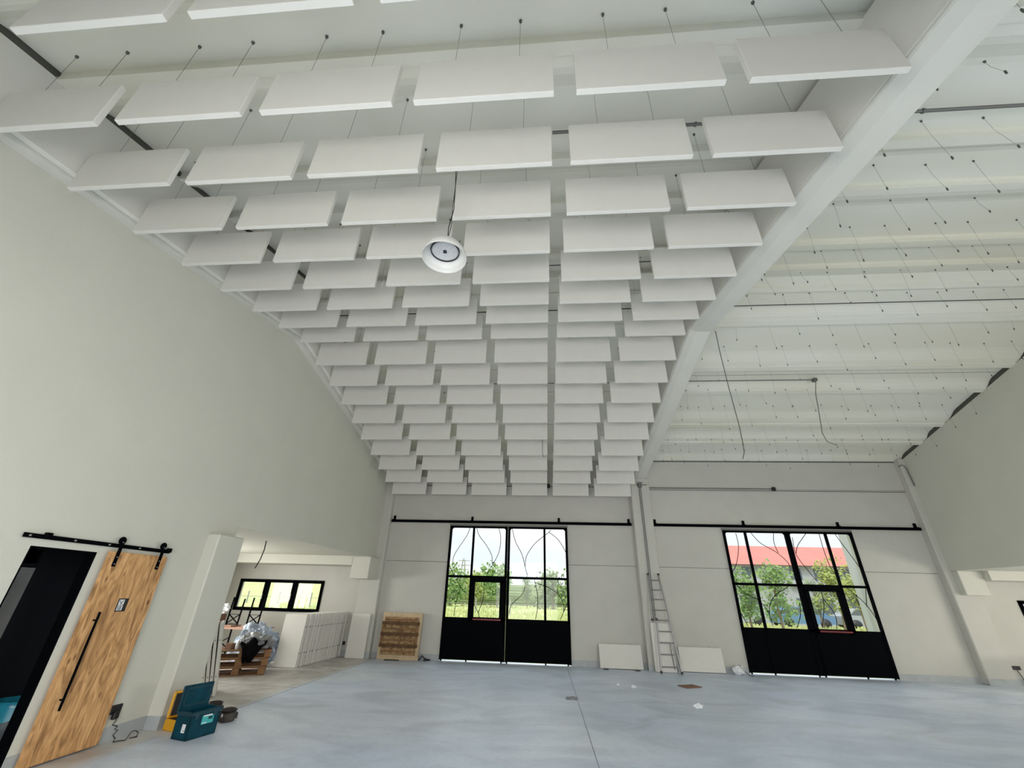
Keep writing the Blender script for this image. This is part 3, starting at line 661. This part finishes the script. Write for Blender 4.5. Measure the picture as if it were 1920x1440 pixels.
# ------------------------------------------------------------------ ladder
ld = thing('extension_ladder', 'two section aluminium ladder leaning on the middle column', 'ladder', (3.45, 14.05, 0))
def LP(x, z): return (x, 13.92+(14.26-13.92)*z/2.5, z)
for (xa, za, xb, zb, r, nm) in ((3.19, .02, 3.27, 1.34, .022, 'lower_rail'), (3.745, .02, 3.62, 1.34, .022, 'lower_rail'), (3.135, 1.24, 3.205, 2.49, .018, 'upper_rail'), (3.64, 1.24, 3.52, 2.49, .018, 'upper_rail')):
    MB().bar(LP(xa, za), LP(xb, zb), r*1.7, r*2.4).build(nm, 'alu', ld, world=True)
for x in (3.70, 3.66): MB().bar(LP(x, .02) if x > 3.68 else (3.62, 14.12, .02), LP(x-.12, .72), .018, .03).build('stabiliser_leg', 'alu', ld, world=True)
for k, z in enumerate((.15, .44, .72, 1.0, 1.28, 1.54, 1.82, 2.08, 2.35)):
    if z < 1.3: a, b_ = 3.20+.06*z, 3.745-.095*z
    else: a, b_ = 3.14+.053*(z-1.24), 3.64-.096*(z-1.24)
    MB().tube([LP(a-.015, z), LP(b_+.015, z)], .016, 10).build('rung', 'alu', ld, world=True)
for x, z in ((3.19, 0), (3.745, 0), (3.205, 2.49), (3.52, 2.49), (3.27, 1.27), (3.14, 1.26)):
    p = Vector(LP(x, z)); MB().bbox(p.x-.028, p.x+.028, p.y-.035, p.y+.035, z, z+.06, .01).build('end_cap', 'black_plastic', ld, world=True)

# ------------------------------------------------------------------ weathered pallet board leaning by the left door
pb = thing('wooden_pallet', 'weathered wooden pallet with dark battens leaning left of the left door', 'pallet', (-4.42, 14.30, .0)); pb.rotation_euler = (R(-4), 0, R(1))
MB().box(-.625, .625, -.02, .02, .0, 1.24).build('backing_board', 'osb_light', pb)
MB().box(-.54, .52, -.045, -.02, .12, 1.12).build('rough_infill', 'osb', pb)
for z in (.36, .66, .95): MB().bbox(-.60, .56, -.10, -.02, z-.045, z+.045, .006).build('batten', 'dark_wood', pb)
for z in (.50, .80, .215, 1.05): MB().bbox(-.53, .50, -.065, -.02, z-.02, z+.02, .004).build('slat', 'pallet', pb)
for x in (-.57, 0.0, .51): MB().bbox(x-.03, x+.03, -.075, -.02, .36, .95, .004).build('upright', 'pallet', pb)
o = MB().tube([(-3.76, 14.3, .01), (-3.70, 14.40, .12), (-3.60, 14.36, .05), (-3.45, 14.42, .015), (-3.62, 14.30, .012)], .022, 8).build('strap', 'black_plastic'); tag(o, 'dark coiled strap on the floor at the foot of the leaning pallet', 'strap')
o = MB().tube([(-4.75, 14.10, .012), (-4.5, 14.08, .02), (-4.3, 14.11, .012)], .014, 6).build('strap', 'black_plastic'); tag(o, 'short black strap lying in front of the leaning pallet', 'strap')

# ------------------------------------------------------------------ pallets with things on them
def pallet(label, loc, rz):
    t = thing('euro_pallet', label, 'pallet', loc, rz, 'stacked pallets')
    for k in range(5):
        y = -.4+.0725+k*.164; MB().bbox(-.6, .6, y-.062, y+.062, .142, .166, .003).build('deck_board', 'pallet', t)
    for y in (-.35, 0, .35):
        MB().bbox(-.6, .6, y-.05, y+.05, 0, .022, .003).build('bottom_board', 'pallet', t)
        for x in (-.53, 0, .53): MB().bbox(x-.07, x+.07, y-.05, y+.05, .022, .116, .003).build('block', 'pallet', t)
    for x in (-.53, 0, .53): MB().bbox(x-.07, x+.07, -.4, .4, .116, .142, .003).build('stringer_board', 'pallet', t)
for k in range(3):
    pallet(['brown wooden pallet at the bottom of the stack in the side room', 'brown wooden pallet in the middle of the side room stack', 'brown wooden pallet topping the side room stack under the plastic'][k], (-7.24+.012*k, 11.08+.01*k, .1665*k), R(29+1.5*k))
def blob(name, m, loc, sc, seed, amp=.25, freq=2.2, sub_=4, crease=0, label=None, cat=None, flat=None, parent=None):
    import bmesh
    b = bmesh.new(); bmesh.ops.create_icosphere(b, subdivisions=sub_, radius=1)
    for v in b.verts:
        p = v.co*freq+Vector((seed*7.3, seed*3.1, seed)); n_ = noise.noise(p)+.5*noise.noise(p*2.3)
        if crease: n_ -= crease*abs(noise.noise(p*1.7+Vector((5, 5, 5))))-crease*.5*abs(noise.noise(p*4.1))
        v.co *= 1+amp*n_
        v.co = Vector((v.co.x*sc[0], v.co.y*sc[1], v.co.z*sc[2]))
        if flat is not None and v.co.z < -flat: v.co.z = -flat+(v.co.z+flat)*.05
    zm = min(v.co.z for v in b.verts)
    for v in b.verts: v.co.z -= zm
    me = bpy.data.meshes.new(name); b.to_mesh(me); b.free(); me.materials.append(M[m])
    if not crease:
        for p in me.polygons: p.use_smooth = True
    o = bpy.data.objects.new(name, me); COL.objects.link(o); o.location = loc
    BASE[o.name] = Matrix.Translation(Vector(loc))
    if parent is not None: o.parent = parent
    if label: tag(o, label, cat)
    return o
bg_ = blob('plastic_bag_heap', 'plastic_clear', (-7.60, 12.12, .0), (.56, .38, .60), 3, .26, 2.1, 5, .9, 'big heap of crumpled clear blue plastic film behind the pallets', 'plastic film', flat=.36)
MB().box(-.06, .06, -.44, -.43, .38, .52).build('printed_patch', 'print_blue', bg_)
blob('plastic_sheet', 'plastic_grey', (-7.02, 11.22, .51), (.44, .28, .22), 8, .35, 2.0, 4, 1.0, 'grey plastic sheet bunched up on top of the pallets', 'plastic sheet', flat=.08)
# black jacket draped over the pallet edge
def jacket():
    nu, nv = 22, 26; vs = []; fs = []
    for j_ in range(nv):
        for i in range(nu):
            u = i/(nu-1)-.5; v = j_/(nv-1)
            wd = .42*(1-.55*max(0, v-.45)/.55); n_ = noise.noise(Vector((u*5, v*4, 2)))*.05
            if v < .4: p = Vector((u*wd*1.25, .02+.36-.9*v, .10+.08*math.sin(v*7)+n_*1.4+.06*math.cos(u*9)))
            else:
                q = (v-.4)/.6; p = Vector((u*wd+.05*q*-1, -.03-.05*math.sin(q*3)+n_, .10-.34*q+n_*.8))
            vs.append(p)
    for j_ in range(nv-1):
        for i in range(nu-1): a = j_*nu+i; fs.append((a, a+1, a+nu+1, a+nu))
    return MB().add(vs, fs, True)
jk = bpy.data.objects.new('jacket', jacket().mesh('jacket', 'cloth_black')); COL.objects.link(jk); jk.location = (-6.84, 10.83, .50); jk.rotation_euler = (0, 0, R(30))
sm_ = jk.modifiers.new('thickness', 'SOLIDIFY'); sm_.thickness = .02; sm_.offset = 1
tag(jk, 'crumpled black jacket hanging over the front edge of the pallets', 'jacket')
o = MB().bbox(-7.50, -7.34, 10.80, 10.94, .50, .62, .006).build('cardboard_box', 'card'); tag(o, 'small brown cardboard box on the top pallet', 'box')
o = MB().lathe([(.035, 0), (.04, .03), (.035, .13), (.015, .16), (.015, .18), (.001, .18)], c=(-7.24, 10.86, .50), n=14).build('spray_bottle', 'paper'); tag(o, 'small white bottle on the top pallet beside the cardboard box', 'bottle')

# beer garden table set, stacked upside down
tb = thing('folding_table', 'folding table with varnished top standing behind the pallets', 'table', (-8.88, 13.05, 0))
MB().bbox(-1.10, .98, -.28, .28, .775, .80, .005).build('table_top', 'tabletop', tb)
MB().box(-1.08, .78, -.285, -.27, .745, .78).build('edge_rail', 'tabletop', tb)
def leg_frame(parent, x0, x1, y, z0, z1, w0=0, nm='leg_frame'):
    f = MB(); f.bar((x0, y, z0), (x0+w0, y, z1), .032, .032).bar((x1, y, z0), (x1-w0, y, z1), .032, .032)
    h = (z1-z0)
    f.bar((x0, y, z0+.40*h), (x1, y, z0+.72*h), .020, .020).bar((x1, y-.01, z0+.40*h), (x0, y-.01, z0+.72*h), .020, .020)
    f.build(nm, 'black_metal', parent)
leg_frame(tb, -.42, .02, -.22, 0, .76); leg_frame(tb, .18, .60, .22, 0, .76)
leg_frame(tb, -1.0, -.7, .1, 0, .76)
for k, (x, lab) in enumerate(((-9.04, 'left'), (-8.42, 'right'))):
    t = thing('folding_bench', f'upside down folding bench with black legs up, {lab} one on the table', 'bench', (x, 13.02, .805), 0, 'upside down benches on the table')
    MB().bbox(-.15, .15, -.22, .24, 0, .028, .005).build('seat', 'tabletop', t)
    f = MB(); z1 = .74
    f.bar((-.17, 0, .03), (-.14, 0, z1), .032, .032).bar((.17, 0, .03), (.20, 0, z1*.95), .032, .032)
    f.bar((-.17, 0, .06), (.17, 0, .30), .022, .022).bar((.17, .01, .06), (-.17, .01, .30), .022, .022).bar((-.17, 0, .05), (.17, 0, .05), .02, .02).bar((-.16, 0, .30), (.18, 0, .30), .012, .012)
    f.build('leg_frame', 'black_metal', t)
o = MB().bbox(-9.60, -9.32, 12.85, 13.10, .802, 1.10, .006, ).build('cardboard_box', 'card'); tag(o, 'dark cardboard box on the folding table behind the pillar edge', 'box')
blob('paper_bag', 'paper', (-9.38, 12.95, 1.102), (.20, .12, .13), 5, .35, 2.4, 3, .5, 'white crumpled paper bag on the cardboard box in the side room', 'bag')

# right side room table at the frame edge
t = thing('folding_table', 'folding table with black trestle legs at the right picture edge', 'table', (12.75, 13.2, 0))
MB().bbox(-.25, 1.6, -.3, .3, .74, .77, .005).build('table_top', 'tabletop', t)
leg_frame(t, -.1, .4, -.2, 0, .74); leg_frame(t, 1.0, 1.5, -.2, 0, .74)

# ------------------------------------------------------------------ tool boxes and pouches
ang = math.atan2(.39, .10)
tx = thing('tool_box', 'open dark teal plastic tool box with raised lid on the floor', 'tool box', (-4.64, 6.43, 0), ang)
# local x runs along the long side (into the room), local y to the left
Lx, Ly, Hh = .42, .27, .30
m = MB(); q = .012
m.bbox(0, Lx, 0, q*2, 0, Hh, .006).bbox(0, Lx, Ly-q*2, Ly, 0, Hh, .006).bbox(0, q*2, 0, Ly, 0, Hh, .006).bbox(Lx-q*2, Lx, 0, Ly, 0, Hh, .006).bbox(0, Lx, 0, Ly, 0, .02, .006)
m.build('box_body', 'teal', tx)
MB().bbox(-.012, Lx+.012, -.012, .006, Hh-.045, Hh-.005, .005).bbox(-.012, .006, -.012, Ly+.012, Hh-.045, Hh-.005, .005).bbox(Lx-.006, Lx+.012, -.012, Ly+.012, Hh-.045, Hh-.005, .005).build('rim', 'teal_dark', tx)
m = MB().bbox(-.01, Lx+.01, Ly+.0, Ly+.03, Hh-.01, Hh+.27, .01)
ldd = m.build('lid', 'teal', tx)
MB().box(.03, Lx-.03, Ly-.004, Ly+.0, Hh+.03, Hh+.045).box(.03, Lx-.03, Ly-.004, Ly, Hh+.225, Hh+.24).box(.03, .045, Ly-.004, Ly, Hh+.03, Hh+.24).box(Lx-.045, Lx-.03, Ly-.004, Ly, Hh+.03, Hh+.24).build('lid_ribs', 'teal_dark', ldd)
for x in (.07, .33): MB().bbox(x-.025, x+.025, -.022, -.008, Hh-.08, Hh-.01, .004).build('latch', 'teal_dark', tx)
st = MB().box(.16, .33, -.002, .0, .14, .235).build('sticker', 'teal_light', tx); MB().box(.17, .30, -.0035, -.002, .225, .24).box(.17, .235, -.0035, -.002, .15, .16).build('sticker_lettering', 'white_label', st)
MB().box(.25, .31, -.003, -.002, .185, .215).build('sticker_picture', 'teal_dark', st)
lb = MB().box(-.002, 0, .06, .12, .08, .17).build('paper_label', 'white_label', tx); MB().box(-.0035, -.002, .07, .09, .095, .11).build('label_print', 'grey_label', lb)

yx = thing('power_tool_case', 'open yellow tool case with black lining beside the pillar', 'tool case', (-5.02, 6.72, 0), R(72))
MB().bbox(0, .34, 0, .30, 0, .13, .015).build('case_base', 'yellow', yx)
m = MB().bbox(.0, .34, .265, .30, .13, .44, .03); m.build('case_lid', 'yellow', yx)
MB().bbox(.03, .31, .255, .268, .155, .415, .01).build('foam_lining', 'black_plastic', yx)
MB().bbox(.02, .32, .02, .25, .125, .134, .003).build('foam_insert', 'black_plastic', yx)
for x in (.08, .26): MB().bbox(x-.02, x+.02, -.01, .0, .05, .12, .003).build('latch', 'black_plastic', yx)

def pouch(label, loc, r, h, rz, tilt=0):
    t = thing('tool_pouch', label, 'tool pouch', loc, rz, 'canvas tool pouches')
    n = 28; vs = []
    prof = [(r*.80, 0), (r*1.02, h*.25), (r*1.0, h*.6), (r*.92, h), (r*.86, h), (r*.9, h*.6), (r*.75, .02), (.001, .02)]
    mm = MB().lathe(prof, n=n, m=Matrix.Rotation(R(tilt), 4, 'X'))
    mm.v = [(v[0]*(1+.10*noise.noise(Vector(v)*9)), v[1]*(1+.10*noise.noise(Vector(v)*9+Vector((3, 3, 3)))), max(0, v[2])) for v in mm.v]
    mm.build('pouch_body', 'pouch', t)
    MB().tube([(r*.93*math.cos(a), r*.93*math.sin(a), h) for a in [2*math.pi*k/24 for k in range(25)]], .009, 6).build('rim_band', 'black_plastic', t)
    for k in range(5):
        a = 2*math.pi*k/5+.3; c_, s_ = math.cos(a), math.sin(a)
        MB().bbox(-.035, .035, -.012, .012, h*.18, h*.7, .008, Matrix.Rotation(a+math.pi/2, 4, 'Z') @ Matrix.Translation((0, -r*1.03, 0))).build('side_pocket', 'pouch', t)
    MB().tube([(r*.93, 0, h), (r*.6, 0, h+.05), (0, 0, h+.055), (-r*.6, 0, h+.05), (-r*.93, 0, h)], .008, 6).build('carry_strap', 'black_plastic', t) if tilt == 0 else None
    return t
pouch('round brown canvas tool pouch behind the teal box', (-5.24, 7.72, 0), .105, .15, 0, 1)
p2 = pouch('round grey brown canvas tool pouch tipped forward right of the teal box', (-4.78, 7.40, 0), .115, .14, R(20), 14)
MB().bbox(-.06, -.02, -.125, -.115, .07, .11, .004).build('white_tag', 'paper', p2)

# ------------------------------------------------------------------ bin in the dark room
bn = thing('waste_bin', 'dark ribbed waste bin with turquoise bag inside the dark doorway', 'bin', (-6.02, 5.36, .012))
m = MB(); n = 48
prof = [(.165, 0), (.19, .56)]
vs = []
for r_, z in ((.17, 0), (.185, .3), (.198, .56), (.185, .56), (.16, .05)):
    for k in range(n): a = 2*math.pi*k/n; rr = r_+(.004 if k % 2 else 0); vs.append((rr*math.cos(a), rr*math.sin(a), z))
m.add(vs, [(i*n+k, i*n+(k+1) % n, (i+1)*n+(k+1) % n, (i+1)*n+k) for i in range(4) for k in range(n)], True); m.build('bin_body', 'bin', bn)
vs = []
for r_, z, w in ((.19, .56, .0), (.215, .40, .02), (.208, .52, .005), (.207, .575, 0), (.185, .575, 0), (.15, .40, 0), (.03, .36, 0)):
    if (r_, z) == (.19, .56): continue
    for k in range(n): a = 2*math.pi*k/n; q = noise.noise(Vector((math.cos(a)*3, math.sin(a)*3, z*5))); vs.append(((r_+q*.012)*math.cos(a), (r_+q*.012)*math.sin(a), z+w*q*1.5))
MB().add(vs, [(i*n+k, i*n+(k+1) % n, (i+1)*n+(k+1) % n, (i+1)*n+k) for i in range(5) for k in range(n)], True).build('bin_bag', 'bag_blue', bn)

# ------------------------------------------------------------------ litter
blob('plastic_cup', 'paper', (2.87, 9.85, 0), (.085, .05, .045), 1, .4, 2, 3, 1, 'crumpled white plastic cup lying on the floor before the right door', 'litter', flat=.03)
blob('plastic_scrap', 'plastic_grey', (.52, 10.09, 0), (.12, .06, .03), 2, .5, 2, 3, 1, 'crumpled grey film scrap on the floor in front of the left door', 'litter', flat=.015)
blob('paper_scrap', 'paper', (2.0, 11.58, 0), (.055, .05, .03), 4, .4, 2, 3, 1, 'small white paper scrap on the floor right of the film scrap', 'litter', flat=.02)
blob('paper_scrap', 'paper', (1.69, 11.85, 0), (.03, .03, .02), 6, .4, 2, 3, 1, 'tiny white paper ball farthest from the camera on the floor', 'litter', flat=.015)
m = MB().bbox(-.22, .22, -.16, .16, 0, .018, .004); o = bpy.data.objects.new('board_offcut', m.mesh('board_offcut', 'card')); COL.objects.link(o); o.location = (3.38, 12.05, .002); o.rotation_euler = (0, 0, R(25)); tag(o, 'flat brown board offcut on the floor in front of the ladder', 'board')
blob('plastic_wrap', 'paper', (5.42, 14.30, 0), (.16, .09, .13), 9, .4, 2.2, 3, 1, 'clear plastic wrap bundle between the right lying baffle and right door', 'litter', flat=.1)
o = MB().tube([(5.35, 14.30, .2), (5.42, 14.22, .24), (5.5, 14.15, .12), (5.62, 14.08, .01), (5.70, 14.05, .008)], .007, 6).build('cord', 'black_plastic'); tag(o, 'black cord trailing from the plastic bundle left of the right door', 'cord')

# ------------------------------------------------------------------ outdoors
gr = MB(); nx, ny = 60, 60; vs = []; fs = []
for jy in range(ny+1):
    for ix in range(nx+1):
        y = D+.24+(jy/ny)**1.6*180; x = -150+ix*5.5
        z = -.12+.55*min(1, max(0, (y-18)/35))+.036*max(0, y-30)*min(1, max(0, (-x/y-.40)/.15))+.18*noise.noise(Vector((x*.05, y*.05, 0)))*min(1, (y-15)/20)
        vs.append((x, y, z))
fs = [(j_*(nx+1)+i, j_*(nx+1)+i+1, (j_+1)*(nx+1)+i+1, (j_+1)*(nx+1)+i) for j_ in range(ny) for i in range(nx)]
gr.add(vs, fs, True); g_ = struct('ground', gr, 'meadow')
tf = MB(); rnd = random.Random(5)
for k in range(9000):
    y = rnd.uniform(26, 75); x = y*rnd.uniform(-1.05, 1.05)
    if y > 34 and x > 8: y = rnd.uniform(25, 34)
    z = .25; h = rnd.uniform(.2, .42); w_ = rnd.uniform(.1, .4); a = rnd.uniform(0, 3.14); dx = w_*math.cos(a)*.5; dy = w_*math.sin(a)*.5
    tf.add([(x-dx, y-dy, z), (x+dx, y+dy, z), (x+dx*.3+rnd.uniform(-.1, .1), y, z+h), (x-dx*.6, y, z+h*.85)], [(0, 1, 2, 3)])
o = tf.build('tall_grass', 'meadow_tuft'); tag(o, 'tall yellow green meadow grass outside the doors', 'grass', kind='stuff')
def tree(label, x, y, h, r, seed, leaf='leaf', group='trees outside', dens=1500, trunk=.3, shape=1.0):
    rnd = random.Random(seed); t = thing('tree', label, 'tree', (x, y, .3), 0, group)
    tk = MB().tube([(0, 0, 0), (.05*h*rnd.uniform(-1, 1), 0, h*.4), (.03*h*rnd.uniform(-1, 1), 0, h*.85)], [h*.02, h*.014, h*.005], 7)
    for k in range(6):
        a = rnd.uniform(0, 6.28); z0 = h*rnd.uniform(.3, .65); tk.tube([(0, 0, z0), (math.cos(a)*r*.6, math.sin(a)*r*.6, z0+h*.2)], [h*.008, h*.003], 5)
    tk.build('trunk', 'trunk', t)
    cs = [(Vector((rnd.gauss(0, .38)*r, rnd.gauss(0, .38)*r, h*(trunk+(1-trunk)*rnd.uniform(.12, .86)))), r*rnd.uniform(.35, .6)) for _ in range(13)]
    lf = MB()
    for k in range(dens):
        c, cr = rnd.choice(cs); tz = (c.z/h-trunk)/(1-trunk); f = 1-.45*shape*max(0, tz-.3)
        d = Vector((rnd.gauss(0, 1), rnd.gauss(0, 1), rnd.gauss(0, 1))).normalized()*cr*rnd.uniform(.6, 1)
        p = Vector((c.x*f, c.y*f, c.z))+d; s_ = r*rnd.uniform(.05, .10)
        u = Vector((rnd.gauss(0, 1), rnd.gauss(0, 1), rnd.gauss(0, 1))).normalized(); v = u.orthogonal().normalized()
        lf.add([p-u*s_, p+v*s_*.7, p+u*s_, p-v*s_*.7], [(0, 1, 2, 3)])
    lf.build('foliage', leaf, t)
    return t
PLX = lambda X, y: X*y/D          # where a sight line through the door plane reaches depth y
PLZ = lambda Z, y: CAM_H+(Z-CAM_H)*y/D
k = 0
for X, Zt, y, lf_, nm in ((-3.0, 2.55, 62, 'leaf', 'leafy green tree behind the meadow at the left jamb of the left door'), (-2.05, 2.35, 70, 'leaf_y', 'yellow green tree seen through the wicket of the left door'),
                         (-1.5, 2.62, 60, 'leaf', 'round green tree seen right of the wicket in the left door'), (-.55, 2.40, 66, 'leaf_d', 'slim pale tree seen through the right leaf of the left door'),
                         (.25, 2.55, 60, 'leaf_d', 'sparse green tree near the right jamb of the left door'), (1.05, 2.60, 58, 'leaf', 'bushy green tree at the right jamb of the left door')):
    k += 1; tree(nm, PLX(X, y), y, PLZ(Zt, y)-.3, 2.9 if k != 4 else 1.2, k, lf_, 'trees beyond the meadow', 900, .15)
for k, (x, w_, h, m_) in enumerate(((PLX(-3.1, 80), 5, 2.3, 'bwall'), (PLX(-1.75, 80), 5, 1.8, 'car2'), (PLX(-.55, 80), 6, 2.0, 'bwall'), (PLX(.62, 80), 4, 2.3, 'redroof'))):
    o = MB().bbox(x-w_/2, x+w_/2, 80, 86, .2, h, .2); q = o.build('distant_shed', m_)
    tag(q, ['low white shed seen far left through the left door', 'small grey shed behind the wicket tree', 'long pale hall far behind the right leaf of the left door', 'small reddish shed far behind the right jamb of the left door'][k], 'building')
    sub(MB().extr_y([(x-w_/2-.2, h), (x+w_/2+.2, h), (x, h+.7)], 79.8, 86.2), q, 'roof', 'car2'); sub(MB().box(x-w_*.3, x-w_*.1, 79.95, 80.02, .9, 1.9), q, 'window', 'bwin')
hd_ = blob('hedge', 'leaf_d', (PLX(-1.2, 76), 76, .0), (26, 1.2, 1.6), 11, .3, 2.5, 5, .4, 'low green hedge line behind the meadow', 'hedge')
# power pylon
py = thing('power_pylon', 'thin grey lattice power pylon on the horizon in the left door', 'pylon', (PLX(-2.66, 120), 120, .3))
m = MB(); hp = PLZ(2.80, 120)
for s1 in (-1, 1):
    for s2 in (-1, 1): m.bar((s1*1.0, s2*1.0, 0), (s1*.25, s2*.25, hp), .12, .12)
for z in np.linspace(.5, hp-.4, 7):
    w_ = 1.0-.75*z/hp; m.bar((-w_, -w_, z), (w_, -w_, z+.8), .08, .08); m.bar((w_, -w_, z), (-w_, -w_, z+.8), .08, .08)
m.build('lattice_mast', 'fence', py)
for z, w_ in ((hp-.3, 1.6), (hp-1.4, 2.2), (hp-2.5, 1.6)): MB().bar((-w_, 0, z), (w_, 0, z), .14, .14).build('cross_arm', 'fence', py)
# terraced house with the red roof beyond the right door
yB = 40.0; x0, x1 = PLX(5.2, yB), PLX(11.0, yB)
hs = thing('row_house', 'long white house with a red tiled roof beyond the right door', 'building', ((x0+x1)/2, yB, 0))
ze0, ze1 = PLZ(2.74, yB), PLZ(3.05, yB)
ze = (ze0+ze1)/2; zt_ = ze+1.3
MB().box(x0, x1, yB, yB+9, 0, ze).build('wall', 'bwall', hs, world=True)
tilt = (PLZ(3.05, yB)-PLZ(2.73, yB))/(PLX(9.6, yB)-PLX(5.86, yB))
rf = MB(); xa, xb = x0-1, x1+1; fz = lambda x, b_: b_
za, zb_ = PLZ(2.70, yB), PLZ(3.14, yB); ta, tb_ = PLZ(2.90, yB), PLZ(3.48, yB)
rf.add([(xa, yB-.6, ze-.05), (xb, yB-.6, ze-.05), (xb, yB+4.5, ze+2.0), (xa, yB+4.5, ze+2.0), (xa, yB+9.6, ze-.05), (xb, yB+9.6, ze-.05)], [(0, 1, 2, 3), (3, 2, 5, 4), (0, 3, 4), (1, 5, 2), (0, 4, 5, 1)])
rf.build('roof', 'redroof', hs, world=True)
for i in range(8):
    cx_ = x0+1.2+i*(x1-x0-2.4)/7
    for z0_, z1_ in ((ze-1.1, ze-.25), (.7, 2.3)):
        wn = MB().box(cx_-.45, cx_+.45, yB-.04, yB+.02, z0_, z1_).build('window', 'bwin', hs, world=True)
    MB().bbox(cx_-.8, cx_+.8, yB-.5, yB, ze-1.55, ze-1.25, .05).build('balcony', 'bwall', hs, world=True)
for X, Zt, y, r_, lf_, nm in ((6.12, 2.82, 26, 1.0, 'leaf', 'young green tree farthest left outside the right door'), (7.02, 3.02, 24, 1.1, 'leaf', 'dense green tree in the left leaf of the right door'),
                             (8.72, 3.22, 26, 1.05, 'leaf_y', 'yellow green tree seen above the wicket of the right door'), (9.35, 2.75, 28, .9, 'leaf_y', 'small yellow green tree at the right edge of the right door'), (8.15, 2.70, 30, .7, 'leaf_d', 'thin sparse tree beside the centre of the right door')):
    k += 1; tree(nm, PLX(X, y), y, PLZ(Zt, y)-.3, r_, 40+k, lf_, 'trees outside the right door', 1300, .22)
def car(label, x, y, m_, rz=0):
    t = thing('car', label, 'car', (x, y, .3), rz)
    MB().extr_y([(-2.0, .3), (2.0, .3), (2.05, .75), (1.5, .9), (.9, 1.35), (-1.1, 1.38), (-1.7, .95), (-2.05, .85)], -.8, .8).build('body', m_, t)
    MB().extr_y([(1.3, .92), (.85, 1.28), (-1.05, 1.31), (-1.5, .95)], -.81, .81).build('side_glass', 'bwin', t)
    for xx in (-1.25, 1.25):
        for yy in (-.8, .8): MB().lathe([(0, -.1), (.32, -.1), (.34, 0), (.32, .1), (0, .1)], n=18, m=Matrix.Translation((xx, yy, .32)) @ Matrix.Rotation(R(90), 4, 'X')).build('wheel', 'black_plastic', t)
for i, (X, m_, lab) in enumerate(((5.7, 'car2', 'grey parked car left of the dense tree'), (7.55, 'car1', 'blue parked car between the trees outside the right door'), (9.4, 'car2', 'grey parked car at the right edge of the right door'))):
    car(lab, PLX(X, 36), 36, m_)
o = MB().bbox(PLX(9.52, 18), PLX(9.52, 18)+.28, 18, 18.35, -.1, 7, .02).build('white_post', 'bwall'); tag(o, 'white exterior post seen at the right edge of the right door', 'post')
for i in range(15):
    x = -42+i*3.0; o = MB().bbox(x-.05, x+.05, 40, 40.1, .1, PLZ(1.72, 40), .02).build('fence_post', 'fence')
    sub(MB().box(x, x+2.94, 40.04, 40.06, 1.15, 1.19), o, 'fence_rail', 'fence')
    tag(o, f'grey meadow fence post, {ORD[i]} from the left', 'fence post', 'meadow fence posts')
    if x > -20: 
        pass
